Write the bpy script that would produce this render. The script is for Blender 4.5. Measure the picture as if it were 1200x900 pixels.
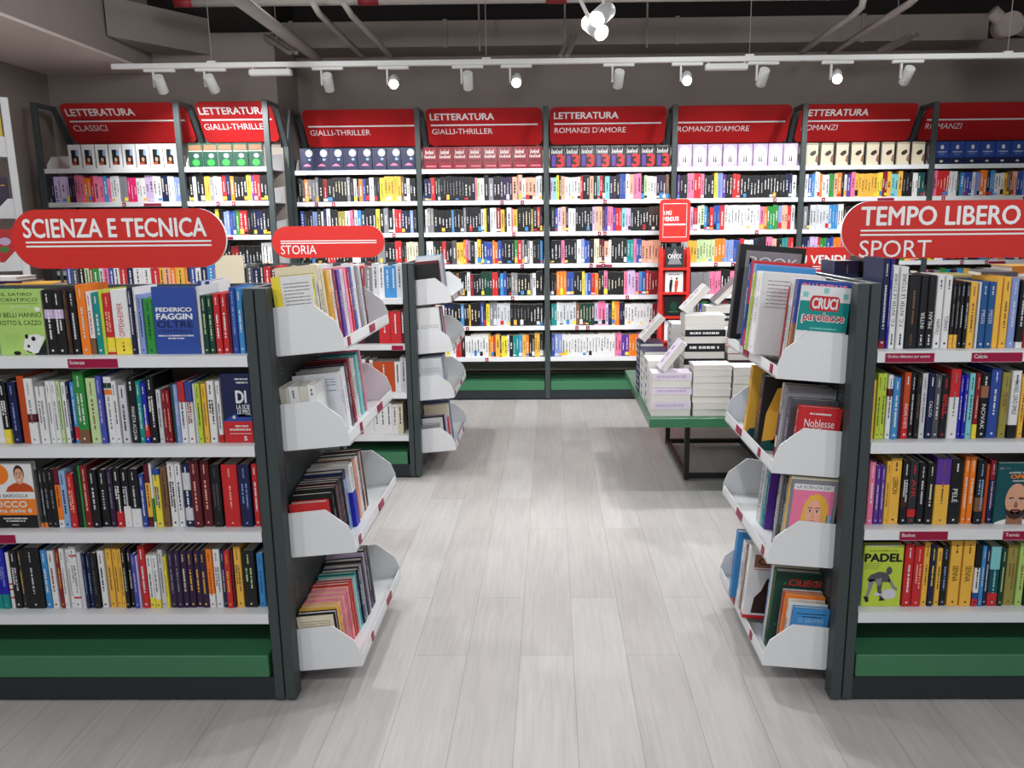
import bpy, math, random
from mathutils import Vector, Matrix
for _o in list(bpy.data.objects): bpy.data.objects.remove(_o, do_unlink=True)
S = bpy.context.scene
COL = S.collection
rnd = random.Random(7)

# ------------------------------------------------------------------ camera, world, light, exposure
CF, CCX, CCY, CH, PIT, ROL, YAW = 940.72, 633.33, 450.0, 1.55, .1966, .0094, .0149
cam = bpy.data.objects.new('camera', bpy.data.cameras.new('camera')); COL.objects.link(cam)
cam.data.sensor_width = 36; cam.data.lens = CF / 1200 * 36
cam.data.shift_x = -(CCX - 600) / 1200
cam.data.clip_start = .05; cam.data.clip_end = 60
cam.matrix_world = Matrix.Translation((0, 0, CH)) @ Matrix.Rotation(YAW, 4, 'Z') @ Matrix.Rotation(math.pi / 2 - PIT, 4, 'X') @ Matrix.Rotation(-ROL, 4, 'Z')
S.camera = cam
S.view_settings.view_transform = 'Standard'; S.view_settings.look = 'None'
S.view_settings.gamma = 1; S.view_settings.use_curve_mapping = False
S.view_settings.exposure = 0.05
W = bpy.data.worlds.new('world'); S.world = W; W.use_nodes = True
W.node_tree.nodes['Background'].inputs[0].default_value = (.93, .96, 1, 1)
W.node_tree.nodes['Background'].inputs[1].default_value = .5

def spot(loc, target, power, angle=80, blend=.6, radius=.035, color=(.985, .99, 1)):
    l = bpy.data.lights.new('spot_light', 'SPOT'); l.energy = power; l.spot_size = math.radians(angle); l.spot_blend = blend
    l.shadow_soft_size = radius; l.color = color
    o = bpy.data.objects.new('spot_light', l); COL.objects.link(o); o.location = loc
    o.rotation_euler = (Vector(target) - Vector(loc)).to_track_quat('-Z', 'Y').to_euler()
    return o
# ceiling spots of the shop: rows over the aisles, out of the frame above and behind the camera
for x, tx in ((-2.6, -2.2), (-1.3, -1.2), (0.15, .1), (1.5, 1.4), (2.7, 2.4)):
    spot((x, .1, 2.62), (tx, 2.5, .75), 56, 85)
for x, tx, ty in ((-2.4, -2.0, 5.3), (-1.0, -.9, 4.8), (1.05, .75, 5.0), (2.2, 1.7, 5.0)):
    spot((x, 3.45, 2.55), (tx, ty, .3), 110, 90)
for x, tx, ty in ((-1.7, -1.0, 2.6), (-.1, -.1, 2.2), (1.2, .7, 2.6)):
    spot((x, 3.9, 2.62), (tx, ty, .2), 50, 95)

for x, e in ((-2.2, 75), (-.9, 85), (1.25, 95), (2.6, 80)): spot((x, 4.9, 2.9), (x * .9, 6.0, 0), e, 100)  # added row without fixtures, brightens the floor of the back aisle
def fill_point(loc, power, radius=.15):     # added point lights without fixtures, lifting the ceiling and walls
    l = bpy.data.lights.new('fill_light', 'POINT'); l.energy = power; l.shadow_soft_size = radius; l.color = (.985, .99, 1)
    o = bpy.data.objects.new('fill_light', l); COL.objects.link(o); o.location = loc
for x, y, e in ((-1.9, 5.0, 26), (.9, 5.0, 26), (2.9, 5.0, 28), (-1.2, 2.2, 24), (1.4, 2.2, 24), (0, -1.2, 42)): fill_point((x, y, 3.1), e)
fill_point((-3.3, 2.6, 2.15), 55)  # added fill outside the frame, brightens the soffit underside and left wall

# ------------------------------------------------------------------ measured pixel -> place
def ray(x, y):
    a = x - CCX; b = y - CCY
    c, s = math.cos(ROL), math.sin(ROL)
    u = (c * a - s * b) / CF; v = (s * a + c * b) / CF
    cp, sp = math.cos(PIT), math.sin(PIT)
    y1 = cp - v * sp; z1 = -sp - v * cp
    cy, sy = math.cos(YAW), math.sin(YAW)
    return cy * u - sy * y1, sy * u + cy * y1, z1
def atY(x, y, Y):
    v = ray(x, y); t = Y / v[1]; return v[0] * t, CH + v[2] * t

# ------------------------------------------------------------------ materials
def lin(c): return tuple((v / 255 / 12.92) if v / 255 <= .04045 else ((v / 255 + .055) / 1.055) ** 2.4 for v in c)
_m = {}
def mat(name, rgb, rough=.5, metal=0., spec=.35, var=.06, scale=35., emit=0.):
    if name in _m: return _m[name]
    m = bpy.data.materials.new(name); m.use_nodes = True; n = m.node_tree.nodes; L = m.node_tree.links
    p = n['Principled BSDF']; c = lin(rgb)
    p.inputs['Roughness'].default_value = rough; p.inputs['Metallic'].default_value = metal
    p.inputs['Specular IOR Level'].default_value = spec
    if var:
        tc = n.new('ShaderNodeTexCoord'); nz = n.new('ShaderNodeTexNoise'); nz.inputs['Scale'].default_value = scale; nz.inputs['Detail'].default_value = 3
        mx = n.new('ShaderNodeMix'); mx.data_type = 'RGBA'
        mx.inputs[6].default_value = (*[v * (1 - var) for v in c], 1); mx.inputs[7].default_value = (*[min(1, v * (1 + var)) for v in c], 1)
        L.new(tc.outputs['Object'], nz.inputs['Vector']); L.new(nz.outputs['Fac'], mx.inputs[0]); L.new(mx.outputs[2], p.inputs['Base Color'])
    else: p.inputs['Base Color'].default_value = (*c, 1)
    if emit:
        p.inputs['Emission Color'].default_value = (*c, 1); p.inputs['Emission Strength'].default_value = emit
    _m[name] = m; return m
PAL = dict(k=((23, 24, 27), 'black'), K=((44, 47, 52), 'charcoal'), w=((226, 226, 226), 'white'), W=((203, 205, 210), 'greyish white'),
    c=((222, 212, 186), 'cream'), g=((48, 138, 58), 'green'), G=((20, 62, 48), 'dark green'), l=((186, 205, 66), 'lime'),
    p=((190, 214, 158), 'pale green'), t=((18, 138, 134), 'teal'), T=((14, 78, 84), 'dark teal'), a=((128, 200, 202), 'aqua'),
    b=((44, 74, 154), 'blue'), B=((24, 32, 72), 'navy'), s=((62, 138, 198), 'sky blue'), S=((132, 152, 208), 'periwinkle'),
    u=((32, 34, 170), 'ultramarine'), r=((196, 40, 45), 'red'), R=((132, 26, 36), 'dark red'), m=((92, 26, 38), 'maroon'),
    o=((236, 126, 36), 'orange'), O=((188, 74, 30), 'rust orange'), y=((234, 214, 66), 'yellow'), Y=((233, 180, 70), 'amber'),
    n=((232, 122, 158), 'pink'), N=((212, 38, 108), 'magenta'), v=((92, 52, 150), 'violet'), V=((48, 28, 62), 'dark purple'),
    L=((200, 178, 214), 'lilac'), e=((132, 132, 138), 'grey'), E=((80, 80, 86), 'dark grey'), h=((122, 86, 60), 'brown'),
    H=((58, 38, 32), 'dark brown'), f=((236, 172, 146), 'peach'), i=((150, 140, 70), 'olive'), q=((168, 205, 110), 'light green'), C=((34, 84, 138), 'steel-blue'), D=((224, 214, 228), 'pale lilac'),
    z=((140, 175, 215), 'light blue'), d=((150, 80, 90), 'dusty red'), F=((214, 160, 130), 'skin'), X=((150, 100, 75), 'tan'), j=((70, 80, 170), 'indigo'))
def pm(c): return mat('cover_' + PAL[c][1].replace(' ', '_'), PAL[c][0], .42, 0, .4, .05, 60)
PAGE = mat('paper_pages', (206, 200, 188), .85, 0, .1, .1, 220)
WHITE = mat('white_powder_coat', (224, 226, 228), .38, 0, .4, .02)
DARK = mat('anthracite_steel', (62, 70, 71), .5, 0, .35, .05, 18)
DARK2 = mat('dark_plinth', (40, 45, 48), .5, 0, .35, .05, 18)
GREEN = mat('green_lacquer', (58, 118, 82), .28, 0, .6, .05, 14)
RED = mat('red_sign', (205, 42, 36), .42, 0, .35, .03, 10)
REDH = mat('red_header', (184, 36, 38), .42, 0, .35, .03, 10)
LETT = mat('white_lettering', (238, 238, 238), .5, 0, .3, 0)
BACKP = mat('grey_back_panel', (146, 138, 131), .7, 0, .2, .05, 9)
TAG = mat('maroon_label', (150, 24, 62), .4, 0, .3, .05, 30)
TAGD = mat('maroon_label_rim', (186, 130, 150), .4, 0, .3, 0)

# ------------------------------------------------------------------ mesh building
class MB:
    def __init__(s): s.v = []; s.f = []; s.mi = []; s.m = []
    def idx(s, m):
        if m not in s.m: s.m.append(m)
        return s.m.index(m)
    def add(s, vs, fs, m, T=None):
        k = len(s.v); i = s.idx(m)
        s.v += [tuple(T @ Vector(p)) if T else tuple(p) for p in vs]
        for f in fs: s.f.append(tuple(a + k for a in f)); s.mi.append(i)
    def box(s, x0, x1, y0, y1, z0, z1, m, T=None):
        s.add([(x0, y0, z0), (x1, y0, z0), (x1, y1, z0), (x0, y1, z0), (x0, y0, z1), (x1, y0, z1), (x1, y1, z1), (x0, y1, z1)],
              [(0, 3, 2, 1), (4, 5, 6, 7), (0, 1, 5, 4), (1, 2, 6, 5), (2, 3, 7, 6), (3, 0, 4, 7)], m, T)
    def cbox(s, x0, x1, y0, y1, z0, z1, m, c=.003, T=None):   # box with chamfered vertical and horizontal edges
        P = [];
        for (z, i) in ((z0, c), (z0 + c, 0), (z1 - c, 0), (z1, c)):
            a, b, p, q = x0 + i, x1 - i, y0 + i, y1 - i; k = c
            P.append([(a + k, p, z), (b - k, p, z), (b, p + k, z), (b, q - k, z), (b - k, q, z), (a + k, q, z), (a, q - k, z), (a, p + k, z)])
        vs = sum(P, []); fs = [tuple(range(7, -1, -1)), tuple(range(24, 32))]
        for r in range(3):
            for j in range(8): fs.append((r * 8 + j, r * 8 + (j + 1) % 8, r * 8 + 8 + (j + 1) % 8, r * 8 + 8 + j))
        s.add(vs, fs, m, T)
    def prism(s, poly, fn, m, mside=None):   # poly: 2D points ; fn(u, v, k) -> 3D for k = 0 / 1
        n = len(poly); vs = [fn(u, v, 0) for u, v in poly] + [fn(u, v, 1) for u, v in poly]
        s.add(vs, [tuple(range(n))], m); s.add(vs, [tuple(range(2 * n - 1, n - 1, -1))], m)
        s.add(vs, [(j, j + n, (j + 1) % n + n, (j + 1) % n) for j in range(n)], mside or m)
    def tube(s, pts, r, m, n=12):
        pts = [Vector(p) for p in pts]; rings = []
        for i, p in enumerate(pts):
            d = ((pts[min(i + 1, len(pts) - 1)] - p).normalized() + (p - pts[max(i - 1, 0)]).normalized()).normalized()
            a = d.orthogonal().normalized() if i == 0 else (a - d * a.dot(d)).normalized()
            b = d.cross(a); rr = r[i] if isinstance(r, (list, tuple)) else r
            rings.append([tuple(p + (a * math.cos(t) + b * math.sin(t)) * rr) for t in [2 * math.pi * j / n for j in range(n)]])
        vs = sum(rings, []); fs = [tuple(range(n - 1, -1, -1)), tuple(range(len(vs) - n, len(vs)))]
        for q in range(len(rings) - 1):
            for j in range(n): fs.append((q * n + j, q * n + (j + 1) % n, q * n + n + (j + 1) % n, q * n + n + j))
        s.add(vs, fs, m)
    def build(s, name, parent=None, smooth=False):
        me = bpy.data.meshes.new(name); me.from_pydata(s.v, [], s.f)
        for m in s.m: me.materials.append(m)
        me.polygons.foreach_set('material_index', s.mi)
        if smooth: me.polygons.foreach_set('use_smooth', [len(f) == 4 for f in s.f])
        me.update(); o = bpy.data.objects.new(name, me); COL.objects.link(o)
        if parent: o.parent = parent
        return o
def tag(o, label=None, cat=None, group=None, kind=None):
    if label: o['label'] = label
    if cat: o['category'] = cat
    if group: o['group'] = group
    if kind: o['kind'] = kind
    return o
def empty(name, loc=(0, 0, 0), rz=0, label=None, cat=None, group=None, ry=0):
    o = bpy.data.objects.new(name, None); COL.objects.link(o); o.empty_display_size = .05
    o.matrix_basis = Matrix.Translation(loc) @ Matrix.Rotation(ry, 4, 'Y') @ Matrix.Rotation(rz, 4, 'Z')
    return tag(o, label, cat, group)

_t = {}
def text2d(s, bold=0., sx=1.):     # flat lettering: vertices in a box of height 1, width w
    k = (s, bold)
    if k not in _t:
        c = bpy.data.curves.new('lettering', 'FONT'); c.body = s; c.offset = bold; c.resolution_u = 3
        o = bpy.data.objects.new('lettering', c); me = bpy.data.meshes.new_from_object(o)
        vs = [v.co.xy[:] for v in me.vertices]; fs = [tuple(p.vertices) for p in me.polygons]
        bpy.data.objects.remove(o); bpy.data.curves.remove(c); bpy.data.meshes.remove(me)
        x0 = min(v[0] for v in vs); x1 = max(v[0] for v in vs); y0 = min(v[1] for v in vs); y1 = max(v[1] for v in vs); h = y1 - y0
        _t[k] = ([((a - x0) / h, (b - y0) / h) for a, b in vs], fs, (x1 - x0) / h)
    return _t[k]
def put_text(mb, s, fn, u0, u1, v0, v1, m, bold=.02, fit=True, align='l'):
    vs, fs, w = text2d(s, 0); hh = v1 - v0; ww = u1 - u0
    sx = ww / w if fit else min(hh, ww / w)
    off = 0 if fit or align == 'l' else (ww - w * sx) / (2 if align == 'c' else 1)
    q = max(0, bold) * 1.15    # heavier weight: the letters laid over themselves, slightly shifted
    o3, eu, ev = (Vector(fn(*p)) for p in ((0, 0), (1, 0), (0, 1))); nv = (eu - o3).cross(ev - o3).normalized()
    for i, (du, dv) in enumerate(((q, 0), (-q, 0), (0, q * .8), (0, -q * .8), (0, 0)) if q > .02 else ((0, 0),)):
        mb.add([tuple(Vector(fn(u0 + off + (a + du) * sx, v0 + (b + dv) * hh)) + nv * (.00012 * i)) for a, b in vs], fs, m)
def rect(mb, fn, u0, u1, v0, v1, m): mb.add([fn(u0, v0), fn(u1, v0), fn(u1, v1), fn(u0, v1)], [(0, 1, 2, 3)], m)
def ell(mb, fn, cu, cv, ru, rv, m, n=20, a0=0, a1=2 * math.pi):
    mb.add([fn(cu + ru * math.cos(a0 + (a1 - a0) * i / n), cv + rv * math.sin(a0 + (a1 - a0) * i / n)) for i in range(n)], [tuple(range(n))], m)
def poly(mb, fn, pts, m): mb.add([fn(a, b) for a, b in pts], [tuple(range(len(pts)))], m)
def rrect(u0, u1, v0, v1, r, n=7):
    out = []
    for cx, cy, a in ((u1 - r, v0 + r, -90), (u1 - r, v1 - r, 0), (u0 + r, v1 - r, 90), (u0 + r, v0 + r, 180)):
        for i in range(n + 1):
            t = math.radians(a + 90 * i / n); out.append((cx + r * math.cos(t), cy + r * math.sin(t)))
    return out
def marks(mb, fn, u0, u1, v, hgt, m, R, words=3):   # a line of unreadable small print
    u = u0
    while u < u1:
        w = R.uniform(.35, 1.1) * hgt * 1.6
        if u + w > u1: w = u1 - u
        if w > hgt * .3: rect(mb, fn, u, u + w, v - hgt / 2, v + hgt / 2, m)
        u += w + hgt * (.28 if R.random() < .72 else .9)

# ------------------------------------------------------------------ book builder
# local frame: spine faces -Y, thickness along X, front cover on +X, base at z 0
def make_book(loc, t, h, d, col, bands=(), ink=None, title=None, rz=0, ry=0, label='', group=None, face=None, back=None, tri=None, up=False, cat='book', hard=None):
    o = empty('book', (loc[0], loc[1], loc[2] + .0008), rz, label, cat, group, ry); R = random.Random(int(t * 1e5) * 31 + int(h * 1e4) + int(loc[0] * 1e4))
    c = MB(); e = .0016 if t > .006 else t * .2
    lv = sorted({0., 1.} | {a for b in bands for a in b[:2]})
    def colat(q):
        for a, b, k in bands:
            if a <= q <= b: return k
        return col
    bul = min(.0025, t * .12)
    prof = [(-t / 2, d), (-t / 2, bul), (-t / 2 + bul, .0004), (0, 0), (t / 2 - bul, .0004), (t / 2, bul), (t / 2, d),
            (t / 2 - e, d), (t / 2 - e, bul + e), (-t / 2 + e, bul + e), (-t / 2 + e, d)]
    n = len(prof)
    for i in range(len(lv) - 1):
        m = pm(colat((lv[i] + lv[i + 1]) / 2)); z0, z1 = lv[i] * h, lv[i + 1] * h
        vs = [(x, y, z0) for x, y in prof] + [(x, y, z1) for x, y in prof]
        c.add(vs, [(j, (j + 1) % n, (j + 1) % n + n, j + n) for j in range(n)], m)
    for z, fl in ((0, 1), (h, 0)):
        m = pm(colat(0 if fl else 1))
        a = [(x, y, z) for x, y in prof]
        for q in ((0, 1, 9, 10), (1, 2, 3, 9), (3, 4, 5, 8), (3, 8, 9), (5, 6, 7, 8)): c.add([a[k] for k in q], [tuple(range(len(q)))[::(1 if fl else -1)]], m)
    c.build('cover', o)
    p = MB(); g = .0035 if t > .01 else .002
    p.box(-t / 2 + e, t / 2 - e, bul + e, d - g * .8, g if h > .05 else 0, h - g, PAGE)
    p.build('page_block', o)
    if ink:
        q = MB(); im = pm(ink)
        if up: fn = lambda u, v: (-v, -.0006, u)      # reads upwards
        else: fn = lambda u, v: (v, -.0006, h - u)    # reads downwards
        if title:
            if isinstance(title, tuple): title, a, b = title
            else: a, b = (.22, .8) if len(title) > 7 else (.42, .8)
            if up: a, b = 1 - b, 1 - a
            hh = min(t * .5, h * (b - a) / text2d(title, .02)[2] * 1.5)
            put_text(q, title, fn, h * a, h * b, -hh / 2, hh / 2, im, .012)
            marks(q, fn, h * .06, h * .19, 0, min(t * .2, .005), im, R)
        else:
            lw = min(t * .27, .0055)
            if t > .02 and R.random() < .5:
                marks(q, fn, h * .3, h * R.uniform(.62, .78), t * .17, lw * .9, im, R); marks(q, fn, h * .3, h * R.uniform(.5, .7), -t * .17, lw * .9, im, R)
            else: marks(q, fn, h * R.uniform(.28, .36), h * R.uniform(.66, .8), 0, lw, im, R)
            marks(q, fn, h * .06, h * R.uniform(.18, .26), 0, lw * .7, im, R)
        w = min(t * .3, .006)
        rect(q, fn, h * .92 if not up else h * .05, h * .92 + w if not up else h * .05 + w, -w / 2, w / 2, im)
        q.build('spine_lettering', o)
    if face:
        q = MB(); layer = [0]
        def fn(u, v): return (t / 2 + .0005 + layer[0] * .0003, u * d, v * h)
        face(q, fn, layer, R); q.build('cover_print', o)
    if back:
        q = MB(); layer2 = [0]
        def fb(u, v): return (-t / 2 - .0005 - layer2[0] * .0003, d * (1 - u), v * h)
        back(q, fb, layer2, R); q.build('back_print', o)
    return o
def back_text(strip=None, ink='E', lines=9, v1=.9, base=None):
    def f(q, fn, ly, R):
        if base: rect(q, fn, 0, 1, 0, 1, pm(base)); ly[0] = 1
        if strip: rect(q, fn, 0, .22, 0, 1, pm(strip))
        for i in range(lines): marks(q, fn, .28 if strip else .1, .92 - (R.random() * .25 if i % 4 == 3 else 0), v1 - i * .045, .012, pm(ink), R)
    return f
ORD = lambda n: '%d%s' % (n, 'th' if 10 <= n % 100 <= 20 else {1: 'st', 2: 'nd', 3: 'rd'}.get(n % 10, 'th'))
def cw(c): return PAL[c][1].replace(' ', '-')
def book_words(t, col, bands, title, h):
    s = ('slim ' if t < .0145 else 'thick ' if t > .031 else '') + ('tall ' if h > .222 else 'short ' if h < .168 else '') + cw(col)
    bb = [cw(k) + ('-based' if a == 0 else '-topped' if b == 1 else '-banded') for a, b, k in bands if k != col]
    if title and title[0] in SAFE: return s + ' book titled ' + title[0]
    return s + (' ' + bb[0] if bb else '') + ' book'
SAFE = {'PIANETA ACQUA', 'CALCIO', 'AIR'}

# ------------------------------------------------------------------ the room
def structure(mb, name): o = mb.build(name); o['kind'] = 'structure'; return o
def floor_material():
    m = bpy.data.materials.new('pale_oak_planks'); m.use_nodes = True; n = m.node_tree.nodes; L = m.node_tree.links; p = n['Principled BSDF']
    tc = n.new('ShaderNodeTexCoord'); mp = n.new('ShaderNodeMapping'); mp.inputs['Rotation'].default_value = (0, 0, math.pi / 2)
    mp.inputs['Location'].default_value = (.19, -.071, 0)
    L.new(tc.outputs['Object'], mp.inputs['Vector'])
    def brick(c1, c2, mo):
        b = n.new('ShaderNodeTexBrick'); b.offset = .37; b.offset_frequency = 2; b.squash = 1
        b.inputs['Scale'].default_value = 1; b.inputs['Brick Width'].default_value = 1.25; b.inputs['Row Height'].default_value = .1945
        b.inputs['Mortar Size'].default_value = .0011; b.inputs['Mortar Smooth'].default_value = .3; b.inputs['Bias'].default_value = 0
        b.inputs['Color1'].default_value = (*lin(c1), 1); b.inputs['Color2'].default_value = (*lin(c2), 1); b.inputs['Mortar'].default_value = (*lin(mo), 1)
        L.new(mp.outputs[0], b.inputs['Vector']); return b
    b = brick((185, 182, 180), (174, 169, 166), (134, 130, 127))
    mp2 = n.new('ShaderNodeMapping'); mp2.inputs['Scale'].default_value = (26, 1.6, 1); L.new(tc.outputs['Object'], mp2.inputs['Vector'])
    g = n.new('ShaderNodeTexNoise'); g.inputs['Scale'].default_value = 2.2; g.inputs['Detail'].default_value = 6; g.inputs['Distortion'].default_value = .8; L.new(mp2.outputs[0], g.inputs['Vector'])
    g2 = n.new('ShaderNodeTexNoise'); g2.inputs['Scale'].default_value = 1.7; g2.inputs['Detail'].default_value = 4
    mp3 = n.new('ShaderNodeMapping'); mp3.inputs['Scale'].default_value = (5, 1, 1); L.new(tc.outputs['Object'], mp3.inputs['Vector']); L.new(mp3.outputs[0], g2.inputs['Vector'])
    r1 = n.new('ShaderNodeMapRange'); r1.inputs[1].default_value = .3; r1.inputs[2].default_value = .7; r1.inputs[3].default_value = .90; r1.inputs[4].default_value = 1.06; L.new(g.outputs['Fac'], r1.inputs[0])
    r2 = n.new('ShaderNodeMapRange'); r2.inputs[1].default_value = .3; r2.inputs[2].default_value = .7; r2.inputs[3].default_value = .93; r2.inputs[4].default_value = 1.05; L.new(g2.outputs['Fac'], r2.inputs[0])
    mu = n.new('ShaderNodeMath'); mu.operation = 'MULTIPLY'; L.new(r1.outputs[0], mu.inputs[0]); L.new(r2.outputs[0], mu.inputs[1])
    vm = n.new('ShaderNodeVectorMath'); vm.operation = 'SCALE'; L.new(b.outputs['Color'], vm.inputs[0]); L.new(mu.outputs[0], vm.inputs['Scale'])
    L.new(vm.outputs[0], p.inputs['Base Color']); p.inputs['Roughness'].default_value = .42; p.inputs['Specular IOR Level'].default_value = .35
    return m
FLOOR = floor_material()
WALL = mat('taupe_wall_paint', (138, 129, 124), .85, 0, .15, .06, 3)
CEIL = mat('dark_ceiling_and_void', (40, 37, 36), .9, 0, .1, .1, 2)
m = MB(); m.box(-4.3, 6, -3.5, 7.7, -.1, 0, FLOOR); structure(m, 'floor')
m = MB(); m.box(-4.3, 6, 7.6, 7.7, 0, 3.12, WALL); structure(m, 'wall_back')
m = MB(); m.box(-4.2, 6, 7.599, 7.7, 3.121, 3.8, CEIL); m.box(-3.299, -2.28, 7.02, 7.598, 3.121, 3.8, CEIL); structure(m, 'trim_3')      # wall above the duct, gloom of the ceiling void put into its colour
m = MB(); m.box(-4.3, -4.2, -3.5, 7.6, 0, 3.8, WALL); structure(m, 'wall_left')
m = MB(); m.box(6, 6.1, -3.5, 7.7, 0, 3.8, WALL); structure(m, 'wall_right')
m = MB(); m.box(-4.3, 6.1, -3.5, 7.7, 3.8, 3.9, CEIL); structure(m, 'ceiling')
m = MB(); m.box(-4.2, -3.30, -3.5, 7.02, 2.83, 3.8, WALL); m.box(-4.2, -3.30, -3.5, 7.02, 2.81, 2.83, mat('soffit_lit_tone', (205, 193, 187), .85, 0, .15, .04, 3)); structure(m, 'trim_1')      # dropped ceiling along the left wall, light on its underside put into paler colour
m = MB(); m.box(-4.2, -2.28, 7.02, 7.6, 0, 3.12, WALL); structure(m, 'trim_2')           # projecting wall section behind the left bookcases

# ------------------------------------------------------------------ gondola bookcases
SH = [1.165, .880, .597, .3145]
def shelf_label(parent, x0, x1, y, z0, z1, text):
    a = MB(); a.box(x0, x1, y - .003, y, z0, z1, TAG); a.box(x0, x1, y - .0035, y, z0 - .002, z0, TAGD)
    lb = a.build('shelf_label', parent)
    if text:
        b = MB(); hh = (z1 - z0) * .42; w = min(text2d(text, .01)[2] * hh, (x1 - x0) * .86)
        put_text(b, text, lambda u, v: (x0 + .006 + u, y - .0038, z0 + .011 + v), 0, w, 0, hh, LETT, .01); b.build('label_lettering', lb)
def gondola(xe, xf, y0, tops, ztop, label, labels=(), s=-1, ypanel=.40, rear=True, posts=()):
    """xe: end next to the aisle, xf: far end; s = -1 when the unit runs to the left of its aisle end"""
    o = empty('gondola_bookcase', (0, 0, 0), 0, label, 'bookcase', 'green based gondola bookcases')
    L0, L1 = min(xe, xf), max(xe, xf); y1 = y0 + .82; ym = y0 + ypanel
    for x in [(xe - s * -.031 * 0)] + list(posts):
        a, b = (x, x + .031) if s > 0 else (x - .031, x)
        for q in ((y0, y0 + .055), (y1 - .055, y1)):
            p = MB(); p.cbox(a, b, q[0], q[1], .008, ztop, DARK, .002); p.build('upright', o)
        p = MB(); p.box(a + .004, b - .004, y0 + .055, y1 - .055, .01, ztop, DARK); p.build('end_panel', o)
    p = MB(); p.box(L0 + .005, L1 - .032 if s < 0 else L1, ym - .012, ym + .012, .16, ztop - .016, BACKP); p.box(L0 + .005, L1 - .032 if s < 0 else L1, ym - .016, ym + .016, ztop - .032, ztop - .012, DARK); p.build('back_panel', o)
    A, B = (L0, xe - .033) if s < 0 else (xe + .033, L1)
    for i, z in enumerate(tops):
        p = MB(); p.box(A, B, y0 + .008, ym - .014, z - .012, z, WHITE); p.box(A, B, y0, y0 + .008, z - .034, z + .0005, WHITE); p.box(A, B, y0 + .008, y0 + .016, z - .034, z - .031, WHITE)
        p.build('shelf', o)
        if rear:
            p = MB(); p.box(A, B, ym + .014, y1 - .008, z - .012, z, WHITE); p.box(A, B, y1 - .008, y1, z - .034, z + .0005, WHITE); p.build('shelf', o)
    p = MB(); p.cbox(A + .004, B - .012, y0 + .001, y1 - .001, .088, .166, GREEN, .003); p.build('base_tray', o)
    p = MB(); p.box(A - .005, B + .004, y0 + .003, y1 - .003, .010, .087, DARK2); p.build('plinth', o)
    for x in (xe + s * .02, xf - s * .1):
        for y in (y0 + .03, y1 - .03):
            p = MB(); p.tube([(x, y, 0), (x, y, .012)], .012, mat('steel_foot', (190, 190, 190), .3, 1, .5, 0), 10); p.build('foot', o)
    for (x0, x1, k, t) in labels: shelf_label(o, x0, x1, y0, tops[k] - .033, tops[k] - .006, t)
    return o
def lx(x, y=425): return atY(x, y, 2.4)[0]
gondola(-.8955, -2.95, 2.40, SH, 1.369, 'left front dark bookcase with white shelves and green base, beside the aisle',
        [(lx(80), lx(138), 0, 'Scienze'), (lx(-40, 630), lx(18, 630), 2, 'Economia')], -1)
gondola(.9475, 3.05, 2.40, SH, 1.369, 'right front dark bookcase with sports books and green base',
        [(lx(1037), lx(1094), 0, 'Ordine alfabetico per autore'), (lx(1138), lx(1197), 0, 'Calcio'), (lx(1054, 630), lx(1110, 630), 2, 'Basket'), (lx(1175, 630), lx(1232, 630), 2, 'Tennis')], 1)
SH2 = [1.121, .843, .542, .273]
gondola(-.8585, -3.0, 4.80, SH2, 1.33, 'second dark bookcase on the left, behind the front one', [(-.97, -.90, 1, None)], -1)

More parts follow.
